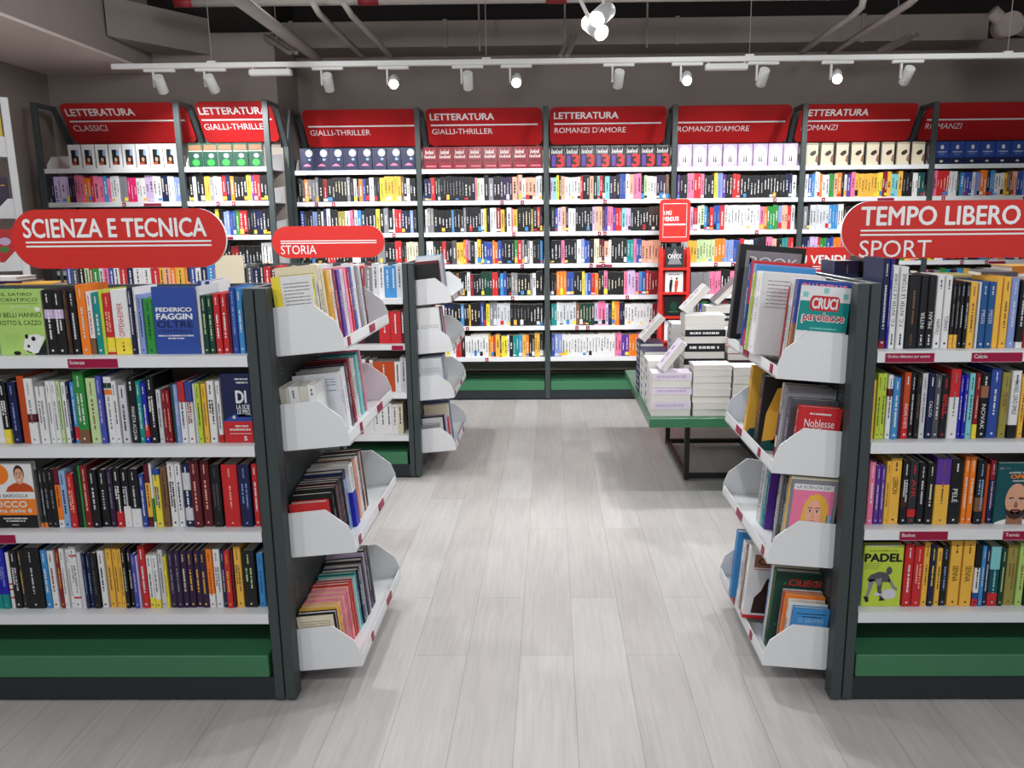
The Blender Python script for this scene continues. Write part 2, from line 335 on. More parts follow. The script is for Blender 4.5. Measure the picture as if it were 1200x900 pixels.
# ------------------------------------------------------------------ end displays (white trays on the aisle ends)
def end_display(xb, s, y0, zs, ztop, label, tilt):
    """xb: plane of the gondola end, s: +1 trays point to +X"""
    o = empty('end_display', (0, 0, 0), 0, label, 'display rack', 'white tray end displays')
    xa, xc = sorted((xb, xb + s * .035))
    for q in ((y0, y0 + .055), (y0 + .765, y0 + .82)):
        p = MB(); p.cbox(xa, xc, q[0], q[1], .008, ztop, DARK, .002); p.build('upright', o)
    p = MB(); a, b = sorted((xb + s * .004, xb + s * .022)); p.box(a, b, y0 + .055, y0 + .765, .03, ztop - .005, DARK)
    for k, z in enumerate(zs):
        for i in range(5):
            for j in range(2):
                yy = y0 + .11 + j * .018; zz = z + .24 + i * .014
                if zz < ztop - .03: p.box(*sorted((xb + s * .022, xb + s * .0225)), yy, yy + .008, zz, zz + .006, mat('perforation', (120, 124, 124), .6, 0, .2, 0))
    p.build('perforated_panel', o)
    p = MB(); p.tube([(xb + s * .018, y0 + .03, 0), (xb + s * .018, y0 + .03, .012)], .012, mat('steel_foot', (190, 190, 190), .3, 1, .5, 0), 10); p.build('foot', o)
    for k, z in enumerate(zs):
        T = Matrix.Translation((xb + s * .036, y0 + .06, z)) @ Matrix.Rotation(-s * tilt, 4, 'Y')
        mk = MB(); D = .212; LW = .70
        def fn(u, y, v): return tuple(T @ Vector((s * u, y, v)))
        def bx(u0, u1, a, b, v0, v1): 
            mk.add([fn(u, y, v) for v in (v0, v1) for y in (a, b) for u in (u0, u1)], [(0, 2, 3, 1), (4, 5, 7, 6), (0, 1, 5, 4), (1, 3, 7, 5), (3, 2, 6, 7), (2, 0, 4, 6)], WHITE)
        bx(0, D, .0042, LW - .0042, 0, .006); bx(D - .004, D, .0042, LW - .0042, .0005, .038)
        tr = mk.build('tray', o)
        for y in (0, LW - .004):
            pl = MB(); prof = [(0, .0005), (D, .0005), (D + .0005, .046), (D - .014, .093), (.132, .153), (.128, .155), (0, .152)]
            pl.prism(prof, lambda u, v, q: fn(u, y + q * .004, v), WHITE)
            for zz in (.004, .115): pl.prism([(-.014, zz), (0, zz), (0, zz + .03), (-.014, zz + .03)], lambda u, v, q: fn(u, y + q * .004, v), WHITE)
            pl.build('side_panel', tr)
        lb = MB(); y = .05 + .1 * (k % 2)
        lb.prism([(y, .008), (y + .026, .008), (y + .026, .036), (y, .036)], lambda u, v, q: fn(D + q * .003, u, v), TAG); lb.build('price_tag', tr)
        lb = MB(); y = .36 + .06 * (k % 2)
        lb.prism([(y, .008), (y + .08, .008), (y + .08, .034), (y, .034)], lambda u, v, q: fn(D + q * .003, u, v), TAG); lb.build('shelf_label', tr)
    return o
ZL = [1.152, .846, .484, .076]; ZR = [1.054, .748, .440, .077]; Z2 = [1.072, .772, .480, .143]; TILT = .085
end_display(-.8915, 1, 2.40, ZL, 1.369, 'white four tray display on the end of the left front bookcase', TILT)
end_display(.9435, -1, 2.40, ZR, 1.369, 'white four tray display on the end of the right front bookcase', TILT)
end_display(-.8545, 1, 4.80, Z2, 1.33, 'white four tray display on the end of the second left bookcase', TILT)

# ------------------------------------------------------------------ books of the front bookcases
YS = 2.444
def face_cover(*a): return a
def art_panda(q, fn, ly, R):
    k = pm('k'); w = pm('w'); g = pm('q')
    put_text(q, 'IL SATIRO', fn, .18, .82, .905, .95, k, .0); put_text(q, 'SCIENTIFICO', fn, .08, .92, .82, .87, k, .0)
    rect(q, fn, .08, .92, .785, .79, k); marks(q, fn, .35, .75, .74, .01, w, R)
    put_text(q, 'I BELLI HANNO', fn, .1, .97, .58, .65, k, -.01); put_text(q, 'ROTTO IL CAZZO', fn, .06, .95, .46, .53, k, -.01)
    ell(q, fn, .9, .70, .06, .035, w); ell(q, fn, .01, .63, .05, .05, w)
    poly(q, fn, [(.72, 0), (1, 0), (1, .26), (.9, .14)], k); ly[0] = 1
    poly(q, fn, [(.5, .1), (.55, .24), (.66, .31), (.85, .32), (.98, .27), (.86, .1), (.8, .03), (.62, .03)], w)
    ell(q, fn, .36, .03, .08, .03, k); ell(q, fn, .58, .03, .1, .025, g); ly[0] = 2
    ell(q, fn, .6, .285, .035, .035, k); ell(q, fn, .74, .25, .045, .035, k); ell(q, fn, .62, .135, .03, .025, k); ell(q, fn, .585, .06, .02, .01, k)
    for i in range(7): marks(q, fn, .15, .48 - .02 * i, .33 - i * .028, .006, g, R)
def art_oltre(q, fn, ly, R):
    w = pm('w'); k = pm('B')
    put_text(q, 'FEDERICO', fn, .08, .88, .635, .695, w, .05); put_text(q, 'FAGGIN', fn, .08, .88, .52, .605, w, .05)
    put_text(q, 'OLTRE', fn, .08, .88, .40, .495, k, .03); put_text(q, "L'INVISIBILE", fn, .08, .86, .32, .37, k, -.005)
    marks(q, fn, .08, .88, .275, .02, w, R); marks(q, fn, .3, .66, .235, .02, w, R)
def art_di(q, fn, ly, R):
    w = pm('w'); rect(q, fn, 0, 1, 0, .31, pm('r')); poly(q, fn, [(0, .31), (1, .31), (1, .40), (.4, .42)], pm('b'))
    marks(q, fn, .5, .95, .92, .022, w, R); marks(q, fn, .54, .95, .87, .022, w, R)
    put_text(q, 'DI', fn, .5, .85, .58, .75, w, .05); put_text(q, 'LA SCIE', fn, .5, .95, .49, .55, w, .03); put_text(q, 'LE PRO', fn, .52, .95, .42, .48, w, .03)
    rect(q, fn, .5, .98, .375, .41, w); ly[0] = 1; ell(q, fn, .38, .37, .05, .025, pm('c'))
    marks(q, fn, .4, .85, .24, .025, w, R); marks(q, fn, .2, .95, .19, .03, w, R); marks(q, fn, .2, .95, .13, .01, w, R); put_text(q, 'S', fn, .68, .78, .03, .09, w, .05)
def art_ricco(q, fn, ly, R):
    w = pm('w'); o = pm('o'); rect(q, fn, 0, 1, 0, .2, pm('k')); rect(q, fn, 0, 1, .2, .45, o)
    ell(q, fn, .3, .83, .22, .16, o, 24)
    poly(q, fn, [(.42, .56), (.48, .64), (.6, .69), (.72, .71), (.86, .69), (.96, .64), (1, .56)], pm('O'))
    put_text(q, 'ALFIO BARDOLLA', fn, .04, .86, .475, .525, pm('K'), .0)
    put_text(q, 'RICCO', fn, .16, .82, .325, .415, w, .05) ; put_text(q, 'prima delle 8', fn, .02, .9, .225, .30, w, .03); ly[0] = 1
    poly(q, fn, [(.66, .70), (.74, .67), (.8, .71), (.79, .76), (.67, .76)], pm('F'))
    ell(q, fn, .73, .84, .105, .13, pm('H')); ly[0] = 2; ell(q, fn, .73, .805, .092, .115, pm('F'))
    ly[0] = 3
    for u in (.69, .77): ell(q, fn, u, .83, .014, .008, pm('H'), 10); rect(q, fn, u - .024, u + .024, .85, .858, pm('H'))
    poly(q, fn, [(.725, .80), (.745, .80), (.742, .775), (.722, .775)], pm('h')); ell(q, fn, .73, .745, .035, .011, w, 12)
    marks(q, fn, .3, .8, .15, .02, w, R); marks(q, fn, .35, .75, .11, .02, w, R); marks(q, fn, .46, .6, .05, .01, w, R)
def art_open(q, fn, ly, R):
    w = pm('w'); put_text(q, 'ANDRE AGASSI', fn, .3, .95, .83, .86, w, .03); put_text(q, 'OPEN', fn, .36, .9, .75, .81, pm('o'), .05); marks(q, fn, .42, .85, .71, .016, w, R)
    ell(q, fn, .1, .915, .06, .012, pm('e')); marks(q, fn, .18, .35, .915, .01, pm('e'), R)
    poly(q, fn, [(0, 0), (1, 0), (1, .03), (.8, .08), (.3, .08), (.1, .04)], w); ly[0] = 1
    poly(q, fn, [(.33, .0), (.78, 0), (.76, .22), (.36, .22)], pm('X')); ly[0] = 2
    ell(q, fn, .56, .385, .29, .285, pm('F'), 28); ly[0] = 3
    poly(q, fn, [(.27, .34), (.31, .2), (.4, .11), (.56, .075), (.72, .11), (.81, .2), (.85, .34), (.80, .25), (.72, .22), (.66, .245), (.46, .245), (.4, .22), (.32, .25)], pm('H'))
    ell(q, fn, .56, .2, .12, .05, pm('X')); ly[0] = 4
    for s in (-1, 1):
        u = .56 + s * .125; poly(q, fn, [(u - .07, .415), (u + .07, .42 + .012 * -s), (u + .06, .443), (u - .06, .443)], pm('H')); ell(q, fn, u, .385, .045, .014, w, 14)
        ly[0] = 5; ell(q, fn, u, .385, .018, .014, pm('H'), 10); ly[0] = 4
    poly(q, fn, [(.53, .37), (.59, .37), (.615, .285), (.56, .27), (.505, .285)], pm('X'))
    ell(q, fn, .56, .215, .09, .016, pm('d'), 16); ell(q, fn, .56, .165, .05, .025, pm('H'), 12)
def art_padel(q, fn, ly, R):
    k = pm('k'); marks(q, fn, .05, .95, .985, .02, pm('w'), R); put_text(q, 'ALLA SCOPERTA DEL', fn, .14, .86, .895, .92, k, .0); put_text(q, 'PADEL', fn, .03, .97, .735, .86, k, .06)
    for i in range(4): marks(q, fn, .03, .46 - .03 * i, .70 - i * .028, .006, pm('E'), R)
    E, e = pm('E'), pm('e')
    poly(q, fn, [(.12, .44), (.2, .52), (.42, .57), (.58, .56), (.68, .5), (.72, .4), (.6, .40), (.5, .40), (.42, .36), (.3, .42), (.2, .4)], E)     # bent torso
    ell(q, fn, .67, .585, .075, .065, E); poly(q, fn, [(.68, .47), (.74, .44), (.82, .34), (.92, .29), (.9, .26), (.78, .30), (.66, .42)], e)   # head, arm
    poly(q, fn, [(.16, .44), (.32, .45), (.24, .28), (.18, .16), (.1, .17), (.16, .3)], e); poly(q, fn, [(.05, .17), (.18, .16), (.2, .08), (.12, .07)], k)
    poly(q, fn, [(.36, .42), (.52, .40), (.5, .27), (.56, .14), (.48, .13), (.4, .26)], E); poly(q, fn, [(.47, .14), (.56, .14), (.62, .10), (.46, .09)], k); ly[0] = 1
    ell(q, fn, .7, .205, .19, .085, pm('W'), 22); poly(q, fn, [(.52, .2), (.36, .235), (.3, .2), (.36, .185), (.52, .18)], pm('W')); poly(q, fn, [(.34, .45), (.5, .47), (.48, .36), (.38, .33)], e)
# rows: (x0, x1, y_top, colour, ink, bands, title, options)
RL1 = [(-34, -12, 341, 't', 'w'), (-12, 0, 343, 'w', 'k'), ('F', 1.5, 56.5, 339.5, 417.5, 'q', art_panda, 'green face-out book with a panda in its corner, left end of the top shelf'),
 (57, 68, 340, 'k', 'w', [(.56, .7, 'L')]), (68.5, 80, 340, 'k', 'w', [(.56, .7, 'L')]), (80.5, 86, 341, 'H', 'h'), (87, 95, 340, 'k', 'W'),
 (96, 107, 334, 'o', 'W'), (107.5, 113.5, 342, 'w', 'r', [(0, .26, 'h')]), (114.5, 122, 343, 't', 'w'), (122.5, 126.5, 340, 'l', None), (127, 136.3, 344, 'r', 'f', [(.04, .28, 'y')]),
 (136.7, 156, 340, 'w', 'r', [(0, .26, 'y')], ('OPPENHEIMER', .2, .72), 'u'), (156.5, 161.5, 337, 'B', 'w'), (161.8, 165, 337, 'w', 'E'), (165.4, 171.5, 345.5, 'S', 'B'), (172, 183, 350, 'g', 'G'),
 ('F', 184, 235.5, 336.5, 416, 'b', art_oltre, 'blue face-out book with OLTRE on its cover, top shelf of the left front bookcase'),
 (236.5, 240, 336, 'W', None), (240.5, 246.8, 346.5, 'G', 'p'), (247.2, 254, 346.5, 'G', 'p'), (254.5, 262, 344.5, 'r', 'w'), (262.4, 269.5, 344.5, 'r', 'w'), (270, 273, 347, 'm', None),  # last maroon sliver stands in for the dark red shadow there
 (274, 281, 337, 'b', 'S'), (281.4, 288, 338, 's', 'w')]
RL2 = [(-30, -12, 448, 'w', 'k'), (-11, 5.5, 447, 'w', 'E'), (6, 14.5, 448, 'k', 'w', [(0, .23, 'y')]), (16, 25.5, 448, 'B', 'S'), (28, 36.3, 441, 'O', None), (37, 47.5, 444, 'w', 'e', [(.33, .46, 'm')]), (49, 59.5, 448, 'w', 'e', [(.93, 1, 'e')]),
 (60, 66, 447, 'w', 'e'), (66.4, 72.6, 447, 'w', 'e'), (73, 77.5, 447, 'p', 'G'), (78, 83.6, 448, 'w', 'E'), (84, 88, 448, 'B', 'W'), (88.4, 93.6, 448, 's', 'w', [(.05, .27, 'r')]), (94, 106.5, 436, 'g', 'w', [(0, .19, 'h')]),
 (108, 119.5, 443.5, 'p', 'h'), (120, 126.8, 441, 'j', 'L'), (128, 137.3, 442, 'w', 'e', [(.83, .91, 'G'), (.73, .81, 'o')]), (138, 143.6, 447, 'w', 'k'), (144.5, 153.5, 451.5, 'W', 'k'), (155, 164.6, 443, 'k', 'w', [], ('PIANETA ACQUA', .44, .93)),
 (165, 171, 447, 't', 'w'), (171.5, 177.3, 449, 'u', 'w', [(.1, .3, 'r')]), (178, 186.8, 441, 'k', 'w'), (188, 193.5, 457, 'W', 'E'), (194, 198.8, 457.5, 'R', 'f'), (199.2, 204, 457.5, 'R', 'f'), (205, 208, 451, 'T', None), (208.3, 213.4, 451, 'S', 'W'),
 (214, 221.7, 448, 'w', 'E', [(.67, 1, 'r')]), (222, 230, 448, 'w', 'R', [(.67, 1, 'b')]), (230.6, 233.4, 450, 'W', None), (234, 239.8, 450, 'l', 'G'), (240.2, 246, 450, 'Y', 'h'), (247.5, 256, 447, 'w', 'k'), (258, 263, 447, 'w', 'k', [(0, .13, 'r')]),
 ('F', 264.5, 298, 438, 522, 'B', art_di, 'navy and red face-out book lettered DI beside the dark post, second shelf')]
RL3 = [('F', -11, 46, 543, 617.5, 'w', art_ricco, 'white and orange face-out book with a smiling man in an orange sweater'),
 (47.5, 51, 551, 'K', 'h', [(0, .08, 'o')]), (51.3, 55, 551, 'K', 'W', [(0, .08, 'o')]), (55.4, 61.8, 550, 'k', 'e'), (62.2, 68.8, 550, 'k', 'e'), (69.2, 76, 549, 'o', 'R', [(.72, 1, 'm'), (0, .13, 'w')]), (76.4, 83.8, 552, 'z', 'B'), (84.2, 92, 556, 'r', 'f'),
 (92.4, 98.2, 550, 'k', 'G'), (98.5, 101, 546, 'g', None), (101.3, 108.6, 546, 'R', 'f'), (109.5, 119.3, 551, 'k', 'W'), (119.7, 129, 551, 'k', 'W'), (130, 136.5, 550, 'V', 'e'), (137.5, 145.6, 549, 'k', 'w', [(0, .27, 'r')]),
 (146, 154.6, 550, 'k', 'W', [(0, .36, 'w')]), (155, 166.5, 550, 'k', 'W', [(0, .32, 'w')]), (167.5, 173.3, 556, 'b', 'w'), (173.6, 180, 544, 'Y', 'R', [(.7, 1, 'm'), (0, .16, 'm')]), (180.4, 183.4, 543, 'w', None, [(.08, .45, 'g')]), (184, 192, 550, 'y', 'b', [(.9, 1, 'b')]),
 (192.6, 199.8, 548, 'h', 'H'), (201, 209.6, 541.5, 'w', 'k'), (210, 217, 541.5, 'w', 'B'), (218, 227.4, 543, 'B', 'w', [(.1, .3, 'W'), (.58, .85, 'W')]), (228, 238.6, 540, 'm', 'f'), (239, 249.4, 540, 'm', 'f'), (251, 262, 545, 'k', 'E'), (264, 282.4, 545, 'r', 'f'),
 (283.4, 297, 545, 'B', 'S'), (298.5, 305.5, 544, 'r', 'w')]
RL4 = [(-24, -10, 646, 'k', 'w'), (-9, 4.6, 643, 'u', 'S', [(0, .24, 't')]), (5, 12.8, 643, 'u', 'S', [(0, .24, 't')]), (13.3, 17.4, 648, 'w', None, [(.42, .45, 'r'), (.32, .35, 'r'), (.17, .2, 'r')]), (18, 26.6, 645, 'k', 'W'), (27, 31.6, 645, 'K', 'Y'), (32.4, 53.6, 643, 'k', 'W'),
 (54.5, 61.6, 645, 's', 'w'), (62, 69.8, 646, 'w', 'R'), (72, 77, 644, 'R', 'Y'), (77.4, 82.6, 643, 'w', 'e'), (83, 87.6, 643, 'w', 'e'), (88, 96.4, 641, 'w', 'e', [(.84, .87, 'r'), (.16, .19, 'r')]), (97, 102, 648, 'W', None), (102.6, 106.4, 649, 'B', 'S'), (106.7, 111, 649, 'B', 'z'),
 (111.4, 119, 649, 'k', 'E'), (120, 127.4, 646, 'w', 'B'), (129, 136, 643, 'Y', 'h'), (136.8, 142.8, 643, 'Y', 'h'), (143.2, 147.8, 643.5, 'Y', 'h'), (148.3, 153.4, 644, 'k', 'W'), (153.8, 158.8, 644, 'k', 'W'), (159.3, 164.5, 650, 'j', 'L'), (165, 167.4, 652, 'L', None),
 (168, 176, 640, 'r', 'w'), (176.6, 183, 651, 'w', 'E', [(0, .2, 'y')]), (183.4, 189.8, 651, 'w', 'E', [(0, .17, 'y')]), (190.3, 195.8, 645, 'W', 'E'), (196.2, 200, 653, 'y', 'i'), (200.6, 207.8, 646, 'V', 'e'), (208.1, 215.3, 646, 'V', 'e'), (215.6, 222.8, 646, 'V', 'c'), (223.1, 230.3, 646, 'V', 'Y'),
 (230.6, 237.8, 646, 'V', 'Y'), (238.1, 245.4, 646, 'V', 'Y'), (246, 253.2, 644, 'o', 'O', [(0, .24, 'w')]), (254, 262, 644, 'w', 'e'), (262.4, 266.8, 645, 'B', 'W'), (267.2, 274, 646, 'r', 'Y'), (274.3, 277, 646, 'm', None), (277.5, 286, 641, 'Y', 'h'), (287, 302, 646, 'k', 'p'), (304, 311.5, 649, 's', 'b')]
RR1 = [(1029.5, 1037.6, 303, 'B', 'W', [(0, .09, 'R')]), (1038, 1040.6, 304, 'u', 'W'), (1041, 1048.2, 313, 'w', 'k', [], ('F.C. INTER LE STORIE', .08, .72), 'u'), (1048.6, 1058, 313, 'w', 'k', [], ('F.C. INTER LE STORIE', .08, .72), 'u'), (1059, 1073.6, 322, 'k', 'h', [], None, 'u'),
 (1074, 1083, 323, 'k', 'w', [], ('INTER', .5, .72), 'u'), (1083.4, 1092.3, 323, 'k', 'w', [], ('MILAN', .5, .72), 'u'), (1093, 1101.4, 323, 'w', 'B', [], ('NAPOLI', .6, .8)), (1102.5, 1111, 323, 'w', 'k', [], ('TORINO', .55, .76)), (1111.5, 1116, 332, 'k', 'e', [(0, .21, 'Y')]), (1116.3, 1121, 332, 'k', 'e', [(0, .21, 'Y')]),
 (1121.3, 1126, 331, 'k', 'W'), (1126.3, 1130.8, 331, 'k', 'W'), (1131.3, 1140, 331.5, 'Y', 'h'), (1140.5, 1143.4, 331, 'W', None), (1143.8, 1152, 331, 'C', 'W', [], ('MESSI', .42, .62)), (1152.4, 1161, 331, 'C', 'W', [], ('MESSI', .42, .62)), (1161.4, 1168.5, 326, 'Y', None), (1169, 1178, 325, 'Y', 'h'),
 (1179, 1188, 327, 'S', 'W'), (1189, 1196.6, 330, 'k', 'W', [(0, .09, 'w')]), (1197, 1206, 330, 'R', 'W'), (1207, 1216, 328, 'w', 'k'), (1217, 1230, 332, 'k', 'W')]
RR2 = [(1020.5, 1023.3, 446, 'Y', None), (1023.8, 1029.2, 438, 'l', 'G'), (1029.6, 1035.4, 438, 'l', 'G'), (1036, 1042, 440, 'w', 'k', [(.67, .79, 'm')]), (1042.5, 1050.8, 443, 's', 'w'), (1051.3, 1054.6, 440, 'm', None), (1055, 1063, 437, 'r', 'w', [(.5, 1, 'O')], ('ANDARE IN RETE', .46, .84)), (1063.6, 1069.4, 438, 'k', 'W'),
 (1069.8, 1076, 439, 'k', 'h'), (1076.4, 1083.4, 438, 'W', 'e'), (1083.8, 1091, 438, 'B', 'w', [], ('CALCIO', .42, .66)), (1091.4, 1099, 440, 'E', 'W'), (1099.4, 1107.8, 440, 'k', 'r'), (1108.2, 1120, 433, 'w', 'e', [(.6, 1, 'r')]), (1120.4, 1124.8, 440, 'u', 'W'), (1125.1, 1129.7, 440, 'u', 'W'), (1130.2, 1137, 438, 'a', 'T'),
 (1137.4, 1143.2, 438, 'R', 'f', [(0, .22, 'y')]), (1145, 1154.5, 437, 'k', 'w', [(.62, .8, 'X')], ('NOVAK', .48, .86)), (1156, 1168, 431.5, 'b', 'w'), (1169, 1178, 437, 'i', 'h'), (1179, 1190, 435, 'w', 'k', [(0, .2, 'k')], ('RAFAEL LEAO SMILE', .14, .64)), (1192, 1198.4, 440, 'Y', 'h'), (1199, 1208, 438, 'k', 'W'), (1209, 1220, 441, 'w', 'k')]
RR3 = [(1015, 1022.3, 542, 'n', 'w'), (1023, 1028.6, 546, 'v', 'W'), (1029, 1034, 546, 'v', 'W'), (1034.4, 1039.3, 541, 'Y', 'h'), (1040, 1053, 537.5, 'Y', 'k', [], ('LEBRON', .29, .54)), (1053.6, 1061.6, 540, 'k', 'W', [(.27, .55, 'H')]), (1062, 1072, 541, 'K', 'r', [(.12, .24, 'r')], ('AIR', .28, .58)), (1073, 1081.8, 543, 'k', 'W'),
 (1082.2, 1091.6, 543, 'k', 'c'), (1092, 1109, 537, 'Y', 'h', [(.6, 1, 'v')]), (1109.5, 1124, 539, 'k', 'w', [], ('PELÉ', .45, .66)), (1125.8, 1131.6, 535.5, 'o', 'w'), (1132, 1138.8, 535.5, 'o', 'w'), (1140, 1150, 540, 'k', 'z', [(.2, .42, 'h')]), (1151, 1154.6, 545, 'O', None), (1155.6, 1162, 540, 'B', 'L', [(.7, 1, 'R')]),
 ('F', 1163, 1207, 543, 613, 'T', art_open, 'dark teal face-out book lettered OPEN with a bearded bald man')]
RR4 = [(1003.5, 1007.8, 655, 'b', None), ('F', 1008.5, 1054, 639, 707.5, 'l', art_padel, 'lime green face-out book lettered PADEL with a crouching player'), (1056, 1066.4, 638, 'r', 'w'), (1067, 1077.8, 640, 'r', 'f'), (1078.3, 1085.4, 636, 'Y', 'h'), (1086, 1092.3, 639, 'B', 'y'), (1094, 1100, 643, 'Y', 'k'),
 (1100.4, 1108, 640, 'k', 'S'), (1109, 1122.4, 634, 'Y', 'k', [], ('SENNA', .38, .62)), (1123.4, 1137, 634, 'Y', 'k', [], ('SENNA', .38, .62)), (1138, 1144.8, 638, 'w', 'k', [(.12, .22, 'b'), (0, .12, 'r'), (.62, 1, 'k')]), (1145.2, 1150, 640, 's', 'W'), (1150.4, 1155.6, 642, 'B', 'W'), (1156, 1167.8, 641, 'T', 'a', [(0, .22, 'r'), (.62, 1, 'a')]),
 (1168.2, 1174, 643, 'G', 'p'), (1176, 1188, 639, 'i', 'h'), (1188.6, 1197, 637, 'q', 'h'), (1198, 1206, 640, 'k', 'W'), (1207, 1216, 642, 'Y', 'k')]
def face_out(xl, xr, yt, yb, col, art, label, z, group, Y=YS):
    x0 = atY(xl, yb, Y)[0]; x1 = atY(xr, yb, Y)[0]; h = atY((xl + xr) / 2, yt, Y)[1] - z
    t = .022
    make_book((x0, Y + t / 2, z), t, h, x1 - x0, col, (), 'w' if col in 'bBkTg' else 'k', None, -math.pi / 2, 0, label, group, art)
def fill_row(rows, z, ybot, post, unit, shelf, rev):
    grp = 'books on the %s shelf of the %s' % (shelf, unit)
    order = rows[::-1] if rev else rows
    for i, r in enumerate(order):
        if r[0] == 'F': face_out(r[1], r[2], r[3], r[4], r[5], r[6], r[7], z, grp); continue
        x0, x1, yt, col, ink = r[:5]; bands = r[5] if len(r) > 5 else []; title = r[6] if len(r) > 6 else None; up = len(r) > 7
        R = random.Random(i * 97 + int(x0 * 10)); Y = YS + R.uniform(-.003, .006)
        X0 = atY(x0, ybot, YS)[0]; X1 = atY(x1, ybot, YS)[0]; t = X1 - X0 - .0013; xm = (X0 + X1) / 2
        h = atY((x0 + x1) / 2, yt, Y)[1] - z; d = R.uniform(.135, .155) * (1.1 if h > .22 else 1)
        make_book((xm, Y, z), t, h, d, col, bands, ink, title, 0, 0,
                  '%s, %s from dark post, %s shelf, %s' % (book_words(t, col, bands, title, h), ORD(i + 1), shelf, unit), grp, up=up)
LU, RU = 'left front bookcase', 'right front bookcase'
for rows, z, yb, sh in ((RL1, SH[0], 417, 'top'), (RL2, SH[1], 521, 'second'), (RL3, SH[2], 617, 'third'), (RL4, SH[3], 712, 'lowest')): fill_row(rows, z, yb, None, LU, sh, True)
for rows, z, yb, sh in ((RR1, SH[0], 410, 'top'), (RR2, SH[1], 514, 'second'), (RR3, SH[2], 614, 'third'), (RR4, SH[3], 710, 'lowest')): fill_row(rows, z, yb, None, RU, sh, False)
# taller striped pair behind the dark green ones on the top left shelf
for k, (x, c) in enumerate(((238.5, 'b'), (243.5, 'w'), (248.3, 'b'), (253, 'w'))):
    X0 = atY(x - 2.3, 417, 2.60)[0]; X1 = atY(x + 2.3, 417, 2.60)[0]
    make_book(((X0 + X1) / 2, 2.612, SH[0]), X1 - X0 - .001, .212, .14, c, (), None, None, 0, 0, '%s book rising behind the dark green pair, %s from the left' % (PAL[c][1], ORD(k + 1)), 'books behind the dark green pair')

# ------------------------------------------------------------------ books in the end trays
def tray_books(xb, s, y0, z, specs, unit, tray, ystart=.008):
    """specs: (thickness, height, depth, colour, ink, bands, extra dict); nearest first"""
    y = ystart; T = Matrix.Translation((xb + s * .036, y0 + .06, z)) @ Matrix.Rotation(-s * TILT, 4, 'Y')
    grp = 'books in the %s tray of the %s end display' % (tray, unit)
    for i, sp in enumerate(specs):
        t, h, d, col, ink = sp[:5]; d = min(d * (.89 if s < 0 else .93), .16) if 'lift' not in (sp[6] if len(sp) > 6 else {}) else d; bands = sp[5] if len(sp) > 5 else []; ex = dict(sp[6]) if len(sp) > 6 else {}
        gap = ex.pop('gap', 0); y += gap
        R = random.Random(i * 13 + int(z * 100)); lab = ex.pop('label', None)
        u = ex.pop('u', min(max(.012, h * .0855 - .0105) + d + R.uniform(0, .005), .191))     # spine distance from the back panel
        p = T @ Vector((s * u, y + t / 2, .0065 + ex.pop('lift', 0)))
        lab = lab or '%s, %s from front, %s tray of %s end display' % (book_words(t, col, bands, None, h), ORD(i + 1), tray, unit)
        make_book(p, t - .0006, h, d, col, bands, ink, ex.pop('title', None), s * math.pi / 2, -s * TILT, lab, grp, **ex)
        y += t + .0014
def cv_cruci(q, fn, ly, R):
    rect(q, fn, 0, 1, .52, .84, pm('t')); w = pm('w')
    for u, v in ((.05, .88), (.45, .93), (.85, .88), (.1, .3), (.82, .32), (.5, .2)): rect(q, fn, u, u + .1, v, v + .055, pm('a'))
    rect(q, fn, .2, .8, .40, .47, pm('z')); ly[0] = 1
    q.add([fn(a, b) for a, b in rrect(.2, .8, .74, .9, .07)], [tuple(range(32))], pm('r')); ly[0] = 2
    put_text(q, 'CRUCI', fn, .25, .75, .765, .875, w, .06); put_text(q, 'parolacce', fn, .08, .93, .60, .72, pm('w'), .06); ly[0] = 3
    put_text(q, 'parolacce', fn, .095, .915, .61, .715, pm('r'), .02); marks(q, fn, .25, .8, .55, .018, pm('a'), R)
    for u, v in ((.24, .43), (.38, .45), (.52, .42), (.66, .44)): rect(q, fn, u, u + .05, v, v + .02, pm('B'))
def cv_quad(q, fn, ly, R):
    put_text(q, 'QUADERNO', fn, .06, .95, .88, .965, pm('n'), .05)
def cv_book(q, fn, ly, R):
    rect(q, fn, .1, .94, .06, .94, pm('e')); ly[0] = 1
    put_text(q, 'BOOK', fn, .16, .9, .78, .88, pm('w'), .0); ell(q, fn, .16, .83, .05, .04, pm('e'), 12); rect(q, fn, .2, .85, .15, .7, pm('E'))
def cv_nob(q, fn, ly, R):
    w = pm('w'); marks(q, fn, .25, .75, .90, .025, w, R); put_text(q, 'Noblesse', fn, .15, .85, .70, .82, w, .0); put_text(q, 'oblige', fn, .25, .75, .57, .70, w, .0); marks(q, fn, .6, .95, .52, .012, w, R)
